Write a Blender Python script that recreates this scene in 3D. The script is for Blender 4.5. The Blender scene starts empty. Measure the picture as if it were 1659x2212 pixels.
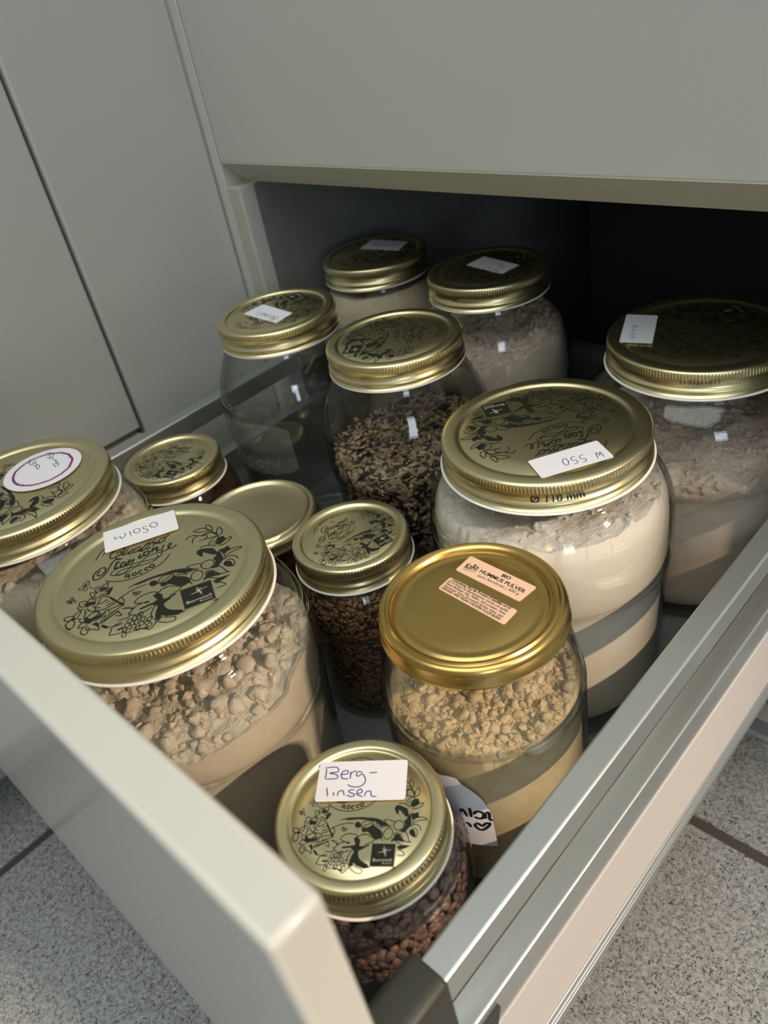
import bpy, math, random
import numpy as np
from mathutils import Matrix, Vector
C = bpy.context.scene
rng = np.random.default_rng(7)

# ------------------------------------------------------------------ camera
# all drawing sizes below are millimetres; the tiled floor is z = 0
FLOOR = -550.0
def W(x, y, z): return Vector((x/1000, y/1000, (z-FLOOR)/1000))
cam_d = bpy.data.cameras.new('camera'); cam = bpy.data.objects.new('camera', cam_d); C.collection.objects.link(cam)
r0 = (0.7223395, 0.6709109, -0.1676428); r1 = (0.2991111, -0.5216846, -0.7989854); r2 = (-0.6235047, 0.5269949, -0.5775103)
M = Matrix(((r0[0], -r1[0], -r2[0], 0), (r0[1], -r1[1], -r2[1], 0), (r0[2], -r1[2], -r2[2], 0), (0, 0, 0, 1)))
cam.matrix_world = Matrix.Translation(W(0, 0, 0)) @ M
cam_d.sensor_fit = 'VERTICAL'; cam_d.sensor_height = 36.0; cam_d.sensor_width = 27.0
cam_d.lens = 36.0*1702.66/2212
cam_d.clip_start = 0.01
cam_d.dof.use_dof = True; cam_d.dof.focus_distance = 0.40; cam_d.dof.aperture_fstop = 11
C.camera = cam

# ------------------------------------------------------------------ light
C.view_settings.view_transform = 'Standard'; C.view_settings.look = 'None'
C.view_settings.gamma = 1.0; C.view_settings.use_curve_mapping = False
C.view_settings.exposure = 0.0
C.cycles.transparent_max_bounces = 40
wd = bpy.data.worlds.new('room_ambience'); C.world = wd; wd.use_nodes = True
bg = wd.node_tree.nodes['Background']
bg.inputs[0].default_value = (0.95, 1.0, 0.97, 1); bg.inputs[1].default_value = 0.22
def area(name, loc, target, power, color, sx, sy):
    l = bpy.data.lights.new(name, 'AREA'); l.shape = 'RECTANGLE'; l.size = sx; l.size_y = sy
    l.energy = power; l.color = color
    o = bpy.data.objects.new(name, l); C.collection.objects.link(o); o.location = loc
    d = Vector(target)-Vector(loc); o.rotation_euler = d.to_track_quat('-Z', 'Y').to_euler()
    return o
def spot(name, loc, target, power, color, cone, blend, radius):
    l = bpy.data.lights.new(name, 'SPOT'); l.energy = power; l.color = color; l.spot_size = math.radians(cone); l.spot_blend = blend; l.shadow_soft_size = radius
    o = bpy.data.objects.new(name, l); C.collection.objects.link(o); o.location = loc
    o.rotation_euler = (Vector(target)-Vector(loc)).to_track_quat('-Z', 'Y').to_euler(); return o
# a warm track of three spots on the right, a window beyond them, and the pale ceiling
for k in (-1, 0, 1):
    spot('track_spot', (1.50, 0.36+0.05*k, 1.36), (-0.06, 0.10, 0.17), 54, (1.0, 0.75, 0.53), 23, 0.9, 0.018)
area('window_light', (2.3, -1.75, 1.05), (-0.3, 0.3, 0.3), 12, (0.80, 0.90, 1.0), 0.6, 0.85)
area('ceiling_bounce', (0.3, -0.7, 2.45), (0.3, -0.7, 0), 41, (0.97, 1.0, 0.96), 2.4, 2.4)

# ------------------------------------------------------------------ materials
def mat(name, base=(0.5, 0.5, 0.5), rough=0.5, metal=0.0, spec=0.5, build=None):
    m = bpy.data.materials.new(name); m.use_nodes = True
    nt = m.node_tree; b = nt.nodes['Principled BSDF']
    b.inputs['Base Color'].default_value = (*base, 1); b.inputs['Roughness'].default_value = rough
    b.inputs['Metallic'].default_value = metal; b.inputs['Specular IOR Level'].default_value = spec
    if build: build(nt, b)
    return m
def N(nt, typ, **kw):
    n = nt.nodes.new(typ)
    for k, v in kw.items():
        if k.startswith('in_'): n.inputs[k[3:].replace('_', ' ')].default_value = v
        else: setattr(n, k, v)
    return n
def coords(nt):
    return N(nt, 'ShaderNodeTexCoord').outputs['Object']
def noise_bump(scale, strength, dist=0.001, detail=3):
    def f(nt, b):
        n = N(nt, 'ShaderNodeTexNoise', in_Scale=scale, in_Detail=detail)
        nt.links.new(coords(nt), n.inputs['Vector'])
        bu = N(nt, 'ShaderNodeBump', in_Strength=strength, in_Distance=dist)
        nt.links.new(n.outputs['Fac'], bu.inputs['Height']); nt.links.new(bu.outputs[0], b.inputs['Normal'])
    return f
def noise_color(c1, c2, scale, lo=0.35, hi=0.65, detail=4, bump=0.0, bscale=None, dist=0.001, rough=0.6):
    def f(nt, b):
        co = coords(nt)
        n = N(nt, 'ShaderNodeTexNoise', in_Scale=scale, in_Detail=detail, in_Roughness=rough)
        nt.links.new(co, n.inputs['Vector'])
        r = N(nt, 'ShaderNodeValToRGB')
        r.color_ramp.elements[0].position = lo; r.color_ramp.elements[0].color = (*c1, 1)
        r.color_ramp.elements[1].position = hi; r.color_ramp.elements[1].color = (*c2, 1)
        nt.links.new(n.outputs['Fac'], r.inputs[0]); nt.links.new(r.outputs[0], b.inputs['Base Color'])
        if bump:
            n2 = N(nt, 'ShaderNodeTexNoise', in_Scale=bscale or scale, in_Detail=5, in_Roughness=0.65)
            nt.links.new(co, n2.inputs['Vector'])
            bu = N(nt, 'ShaderNodeBump', in_Strength=bump, in_Distance=dist)
            nt.links.new(n2.outputs['Fac'], bu.inputs['Height']); nt.links.new(bu.outputs[0], b.inputs['Normal'])
    return f
def rnd_ramp(stops):
    def f(nt, b):
        a = N(nt, 'ShaderNodeAttribute', attribute_name='rnd')
        r = N(nt, 'ShaderNodeValToRGB'); r.color_ramp.interpolation = 'LINEAR'
        els = r.color_ramp.elements
        while len(els) < len(stops): els.new(0.5)
        for e, (p, c) in zip(els, stops): e.position = p; e.color = (*c, 1)
        nt.links.new(a.outputs['Fac'], r.inputs[0]); nt.links.new(r.outputs[0], b.inputs['Base Color'])
    return f
MAT = {}
MAT['laminate'] = mat('white_grey_laminate', (0.56, 0.57, 0.53), 0.22, spec=0.45, build=noise_bump(900, 0.12, 0.0003))
MAT['laminate_side'] = mat('grey_white_laminate', (0.52, 0.53, 0.51), 0.36, build=noise_bump(900, 0.10, 0.0003))
MAT['edge'] = mat('beige_laminate_edge', (0.46, 0.45, 0.38), 0.5, build=noise_bump(700, 0.1, 0.0003))
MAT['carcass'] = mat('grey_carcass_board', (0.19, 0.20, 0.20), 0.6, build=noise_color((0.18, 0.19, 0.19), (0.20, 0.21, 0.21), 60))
MAT['steel'] = mat('pale_drawer_side', (0.54, 0.525, 0.515), 0.5, metal=0.0, build=noise_bump(1500, 0.1, 0.0002))
MAT['alu'] = mat('satin_drawer_rail', (0.50, 0.535, 0.535), 0.36, metal=0.8, build=noise_bump(1500, 0.08, 0.0002))
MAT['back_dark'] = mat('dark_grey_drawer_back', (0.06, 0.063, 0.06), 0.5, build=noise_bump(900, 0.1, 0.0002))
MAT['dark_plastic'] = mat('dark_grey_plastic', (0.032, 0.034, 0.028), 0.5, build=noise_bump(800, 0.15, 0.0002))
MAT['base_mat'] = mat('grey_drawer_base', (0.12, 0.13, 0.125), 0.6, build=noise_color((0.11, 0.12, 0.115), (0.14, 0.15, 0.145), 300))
def tile_build(nt, b):
    co = coords(nt)
    n0 = N(nt, 'ShaderNodeTexNoise', in_Scale=300.0, in_Detail=3.0, in_Roughness=0.7); nt.links.new(co, n0.inputs['Vector'])
    r0_ = N(nt, 'ShaderNodeValToRGB')
    r0_.color_ramp.elements[0].position = 0.38; r0_.color_ramp.elements[0].color = (0.23, 0.24, 0.243, 1)
    r0_.color_ramp.elements[1].position = 0.62; r0_.color_ramp.elements[1].color = (0.40, 0.41, 0.412, 1)
    nt.links.new(n0.outputs['Fac'], r0_.inputs[0])
    mp = N(nt, 'ShaderNodeMapping'); mp.inputs['Scale'].default_value = (1.0, 0.6, 1.0); mp.inputs['Rotation'].default_value = (0, 0, 0.6)
    nz = N(nt, 'ShaderNodeTexNoise', in_Scale=180.0, in_Detail=2.0)
    mixv = N(nt, 'ShaderNodeMix', data_type='RGBA', blend_type='LINEAR_LIGHT'); mixv.inputs[0].default_value = 0.006
    nt.links.new(co, nz.inputs['Vector']); nt.links.new(co, mixv.inputs[6]); nt.links.new(nz.outputs['Color'], mixv.inputs[7])
    nt.links.new(mixv.outputs[2], mp.inputs['Vector'])
    v = N(nt, 'ShaderNodeTexVoronoi', in_Scale=800.0); nt.links.new(mp.outputs[0], v.inputs['Vector'])
    sep = N(nt, 'ShaderNodeSeparateColor'); nt.links.new(v.outputs['Color'], sep.inputs[0])
    sz = N(nt, 'ShaderNodeMath', operation='MULTIPLY'); sz.inputs[1].default_value = 0.72; nt.links.new(sep.outputs[0], sz.inputs[0])
    sb = N(nt, 'ShaderNodeMath', operation='SUBTRACT'); sb.inputs[1].default_value = 0.12; nt.links.new(sz.outputs[0], sb.inputs[0])
    lt = N(nt, 'ShaderNodeMath', operation='LESS_THAN'); nt.links.new(v.outputs['Distance'], lt.inputs[0]); nt.links.new(sb.outputs[0], lt.inputs[1])
    mx = N(nt, 'ShaderNodeMix', data_type='RGBA'); mx.inputs[7].default_value = (0.06, 0.063, 0.066, 1)
    nt.links.new(lt.outputs[0], mx.inputs[0]); nt.links.new(r0_.outputs[0], mx.inputs[6])
    nt.links.new(mx.outputs[2], b.inputs['Base Color'])
MAT['tile'] = mat('speckled_grey_stoneware', (0.4, 0.4, 0.4), 0.42, spec=0.4, build=tile_build)
MAT['grout'] = mat('dark_brown_grout', (0.07, 0.06, 0.048), 0.9, build=noise_bump(600, 0.4, 0.001))
MAT['wall'] = mat('white_plaster', (0.62, 0.62, 0.59), 0.9, build=noise_bump(200, 0.2, 0.001))
def brushed(nt, b):
    co = coords(nt)
    n = N(nt, 'ShaderNodeTexNoise', in_Scale=900.0, in_Detail=2.0); nt.links.new(co, n.inputs['Vector'])
    bu = N(nt, 'ShaderNodeBump', in_Strength=0.05, in_Distance=0.0002)
    nt.links.new(n.outputs['Fac'], bu.inputs['Height']); nt.links.new(bu.outputs[0], b.inputs['Normal'])
MAT['gold'] = mat('pale_gold_lid_lacquer', (0.78, 0.70, 0.42), 0.32, metal=1.0, build=brushed)
MAT['gold_deep'] = mat('deep_gold_lid_lacquer', (0.66, 0.45, 0.15), 0.27, metal=1.0, build=brushed)
MAT['gold_plain'] = mat('faded_gold_lid_lacquer', (0.66, 0.585, 0.37), 0.36, metal=1.0, build=brushed)
MAT['white'] = mat('white_sealing_compound', (0.82, 0.82, 0.80), 0.5, build=noise_bump(500, 0.05, 0.0001))
MAT['ink'] = mat('black_print', (0.012, 0.014, 0.008), 0.5, spec=0.3, build=noise_bump(800, 0.05, 0.0001))
MAT['print_grey'] = mat('grey_print', (0.45, 0.45, 0.40), 0.5, build=noise_bump(800, 0.05, 0.0001))
MAT['pen'] = mat('blue_ballpoint', (0.035, 0.04, 0.22), 0.5, build=noise_bump(800, 0.05, 0.0001))
MAT['pen_dark'] = mat('dark_ballpoint', (0.02, 0.02, 0.07), 0.5, build=noise_bump(800, 0.05, 0.0001))
MAT['paper'] = mat('white_label_paper', (0.74, 0.75, 0.80), 0.7, build=noise_bump(1200, 0.15, 0.0002))
MAT['plum'] = mat('plum_print', (0.22, 0.03, 0.13), 0.6, build=noise_bump(1200, 0.1, 0.0002))
MAT['peach'] = mat('peach_label_paper', (0.78, 0.52, 0.36), 0.6, build=noise_bump(1200, 0.15, 0.0002))
MAT['marker'] = mat('black_marker', (0.012, 0.012, 0.012), 0.5, build=noise_bump(1200, 0.1, 0.0002))
def glass(name, tint, dark, refl=1.0, rough=0.01):
    m = bpy.data.materials.new(name); m.use_nodes = True; nt = m.node_tree
    for n in list(nt.nodes): nt.nodes.remove(n)
    out = N(nt, 'ShaderNodeOutputMaterial'); lw = N(nt, 'ShaderNodeLayerWeight'); lw.inputs['Blend'].default_value = 0.5
    p5 = N(nt, 'ShaderNodeMath', operation='POWER'); p5.inputs[1].default_value = 4.5; nt.links.new(lw.outputs['Facing'], p5.inputs[0])
    ma = N(nt, 'ShaderNodeMath', operation='MULTIPLY_ADD'); ma.inputs[1].default_value = 0.9*refl; ma.inputs[2].default_value = 0.04*refl
    nt.links.new(p5.outputs[0], ma.inputs[0])
    p3 = N(nt, 'ShaderNodeMath', operation='POWER'); p3.inputs[1].default_value = 3.0; nt.links.new(lw.outputs['Facing'], p3.inputs[0])
    cm = N(nt, 'ShaderNodeMix', data_type='RGBA'); cm.inputs[6].default_value = (*tint, 1); cm.inputs[7].default_value = (*dark, 1)
    nt.links.new(p3.outputs[0], cm.inputs[0])
    tr = N(nt, 'ShaderNodeBsdfTransparent'); nt.links.new(cm.outputs[2], tr.inputs[0])
    gl = N(nt, 'ShaderNodeBsdfGlossy'); gl.inputs['Roughness'].default_value = rough
    tc = N(nt, 'ShaderNodeTexCoord'); nz = N(nt, 'ShaderNodeTexNoise', in_Scale=45.0, in_Detail=1.0); nt.links.new(tc.outputs['Object'], nz.inputs['Vector'])
    bu = N(nt, 'ShaderNodeBump', in_Strength=0.25, in_Distance=0.002); nt.links.new(nz.outputs['Fac'], bu.inputs['Height'])
    nt.links.new(bu.outputs[0], gl.inputs['Normal'])
    mx = N(nt, 'ShaderNodeMixShader'); nt.links.new(ma.outputs[0], mx.inputs[0]); nt.links.new(tr.outputs[0], mx.inputs[1]); nt.links.new(gl.outputs[0], mx.inputs[2])
    nt.links.new(mx.outputs[0], out.inputs[0]); return m
MAT['glass'] = glass('clear_jar_glass', (0.975, 0.98, 0.975), (0.45, 0.49, 0.47))
def emboss_mat():
    m = mat('pressed_glass_relief', (0.45, 0.47, 0.44), 0.25, build=noise_bump(260, 0.6, 0.0006)); nt = m.node_tree
    b = nt.nodes['Principled BSDF']; out = nt.nodes['Material Output']
    tr = N(nt, 'ShaderNodeBsdfTransparent'); tr.inputs[0].default_value = (0.9, 0.92, 0.9, 1)
    mx = N(nt, 'ShaderNodeMixShader'); mx.inputs[0].default_value = 0.18
    nt.links.new(tr.outputs[0], mx.inputs[1]); nt.links.new(b.outputs[0], mx.inputs[2]); nt.links.new(mx.outputs[0], out.inputs[0])
    return m
MAT['emboss'] = emboss_mat()

# ------------------------------------------------------------------ mesh helpers (millimetres in, metres out)
def mk(name, v, f, m, parent=None, smooth=True, mi=None, rnd=None, auto=None):
    me = bpy.data.meshes.new(name)
    v = np.asarray(v, dtype=np.float64)/1000
    me.from_pydata(v.tolist(), [], f if isinstance(f, list) else f.tolist())
    for mm in (m if isinstance(m, (list, tuple)) else [m]): me.materials.append(mm)
    if mi is not None: me.polygons.foreach_set('material_index', np.asarray(mi, dtype=np.int32))
    if smooth: me.polygons.foreach_set('use_smooth', np.ones(len(me.polygons), dtype=bool))
    if rnd is not None:
        a = me.attributes.new('rnd', 'FLOAT', 'POINT'); a.data.foreach_set('value', np.asarray(rnd, dtype=np.float32))
    if auto is not None: me.set_sharp_from_angle(angle=math.radians(auto))
    me.update()
    o = bpy.data.objects.new(name, me); C.collection.objects.link(o)
    if parent is not None: o.parent = parent
    return o
def tag(o, label=None, cat=None, group=None, kind=None):
    if label: o['label'] = label
    if cat: o['category'] = cat
    if group: o['group'] = group
    if kind: o['kind'] = kind
    return o
def thing(name, label, cat, loc, group=None, kind=None):
    o = bpy.data.objects.new(name, None); C.collection.objects.link(o); o.location = W(*loc)
    o.empty_display_size = 0.02
    return tag(o, label, cat, group, kind)
def lathe(profile, n=96, fn=None):
    """profile [(r, z)], closed on the axis where r == 0"""
    v, f, rows = [], [], []
    th = np.linspace(0, 2*np.pi, n, endpoint=False); ct, st = np.cos(th), np.sin(th)
    for k, (r, z) in enumerate(profile):
        if r <= 1e-6: rows.append([len(v)]); v.append((0, 0, z)); continue
        rr = r + (fn(k, th) if fn else 0*th)
        rows.append(list(range(len(v), len(v)+n))); v += [(a*b, a*c, z) for a, b, c in zip(rr, ct, st)]
    for a, b in zip(rows[:-1], rows[1:]):
        if len(a) == 1 and len(b) == 1: continue
        for i in range(n):
            j = (i+1) % n
            if len(a) == 1: f.append((a[0], b[i], b[j]))
            elif len(b) == 1: f.append((a[i], b[0], a[j]))
            else: f.append((a[i], b[i], b[j], a[j]))
    return v, f
def smooth_profile(p, sub=4):
    out = []
    for i in range(len(p)-1):
        p0, p1, p2, p3 = p[max(i-1, 0)], p[i], p[i+1], p[min(i+2, len(p)-1)]
        for k in range(sub):
            t = k/sub
            out.append(tuple(0.5*((2*p1[d])+(-p0[d]+p2[d])*t+(2*p0[d]-5*p1[d]+4*p2[d]-p3[d])*t*t+(-p0[d]+3*p1[d]-3*p2[d]+p3[d])*t**3) for d in range(len(p1))))
    out.append(tuple(p[-1])); return out
def extrude(poly, axis, a, b):
    """closed polygon extruded along axis ('x': poly is (y,z); 'y': poly is (x,z); 'z': poly is (x,y))"""
    n = len(poly); v = []
    for t in (a, b):
        for p, q in poly: v.append({'x': (t, p, q), 'y': (p, t, q), 'z': (p, q, t)}[axis])
    area2 = sum(poly[i][0]*poly[(i+1) % n][1]-poly[(i+1) % n][0]*poly[i][1] for i in range(n))
    f = [tuple(range(n)), tuple(reversed(range(n, 2*n)))]
    for i in range(n):
        j = (i+1) % n; f.append((i, i+n, j+n, j))
    return v, f
def bevelled(o, w=1.0, seg=3, angle=30):
    m = o.modifiers.new('bevel', 'BEVEL'); m.width = w/1000; m.segments = seg; m.limit_method = 'ANGLE'; m.angle_limit = math.radians(angle)
    m.harden_normals = False
    o.data.polygons.foreach_set('use_smooth', np.ones(len(o.data.polygons), dtype=bool)); o.data.set_sharp_from_angle(angle=math.radians(50))
    return o
def fixn(o):
    import bmesh
    bm = bmesh.new(); bm.from_mesh(o.data); bmesh.ops.recalc_face_normals(bm, faces=bm.faces); bm.to_mesh(o.data); bm.free(); return o
def prism(name, poly, axis, a, b, m, parent=None, bev=1.0, off=(0, 0, 0)):
    poly2 = [(p[0], p[1]) for p in poly]
    v, f = extrude(poly2, axis, a, b); v = [(x-off[0], y-off[1], z-off[2]) for x, y, z in v]
    o = fixn(mk(name, v, f, m, parent, smooth=False))
    return bevelled(o, bev) if bev else o
def box(name, x0, x1, y0, y1, z0, z1, m, parent=None, bev=1.0, off=(0, 0, 0)):
    return prism(name, [(x0, y0), (x1, y0), (x1, y1), (x0, y1)], 'z', z0, z1, m, parent, bev, off)
def ribbon(pts, w, z=0.0, taper=True, sub=3):
    p = smooth_profile([tuple(map(float, q)) for q in pts], sub) if len(pts) > 2 else [(pts[0][0]+(pts[-1][0]-pts[0][0])*t, pts[0][1]+(pts[-1][1]-pts[0][1])*t) for t in (0, .12, .5, .88, 1)]
    p = np.array(p); n = len(p)
    d = np.zeros_like(p); d[1:-1] = p[2:]-p[:-2]; d[0] = p[1]-p[0]; d[-1] = p[-1]-p[-2]
    d /= np.maximum(np.linalg.norm(d, axis=1, keepdims=True), 1e-9); nn = np.stack([-d[:, 1], d[:, 0]], 1)
    ww = np.full(n, w/2.0)
    if taper: ww[0] *= 0.5; ww[-1] *= 0.45
    L, R_ = p+nn*ww[:, None], p-nn*ww[:, None]
    v = [(x, y, z) for x, y in L]+[(x, y, z) for x, y in R_]
    return v, [(i, i+n, i+1+n, i+1) for i in range(n-1)]
def join(parts):
    V, F, I = [], [], []
    for it in parts:
        v, f = it[0], it[1]; o = len(V); V += list(v); F += [tuple(k+o for k in q) for q in f]; I += [it[2] if len(it) > 2 else 0]*len(f)
    return V, F, I
def fill2d(poly, z=0.0):
    from mathutils.geometry import tessellate_polygon
    tri = tessellate_polygon([[Vector((p[0], p[1], 0)) for p in poly]])
    out = []
    for t in tri:
        a, b, c = [poly[i] for i in t]
        if (b[0]-a[0])*(c[1]-a[1])-(b[1]-a[1])*(c[0]-a[0]) < 0: t = (t[0], t[2], t[1])
        out.append(tuple(t))
    return [(p[0], p[1], z) for p in poly], out
_tx = {}
def text2d(s, bold=0.0, shear=0.0):
    """lettering as flat faces, unit height; returns verts, faces, width"""
    k = (s, bold, shear)
    if k not in _tx:
        cu = bpy.data.curves.new('letters', 'FONT'); cu.body = s; cu.size = 1.0; cu.offset = bold; cu.shear = shear; cu.resolution_u = 3
        ob = bpy.data.objects.new('letters', cu); C.collection.objects.link(ob)
        dg = bpy.context.evaluated_depsgraph_get(); dg.update(); me = ob.evaluated_get(dg).to_mesh()
        v = [tuple(q.co[:2]) for q in me.vertices]; f = [tuple(p.vertices) for p in me.polygons]
        ob.evaluated_get(dg).to_mesh_clear(); bpy.data.objects.remove(ob); bpy.data.curves.remove(cu)
        _tx[k] = (v, f, max(q[0] for q in v))
    return _tx[k]
def place_text(s, a, b, h, z, bold=0.0, shear=0.0):
    """lettering from point a to point b in the plane, cap height h, up to the left of a->b"""
    v, f, w = text2d(s, bold, shear); a = np.array(a, float); b = np.array(b, float); d = b-a; L = np.hypot(*d); d /= L; n = np.array([-d[1], d[0]])
    return [(*(a+d*x/w*L+n*y*h/0.69), z) for x, y in v], f

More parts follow.
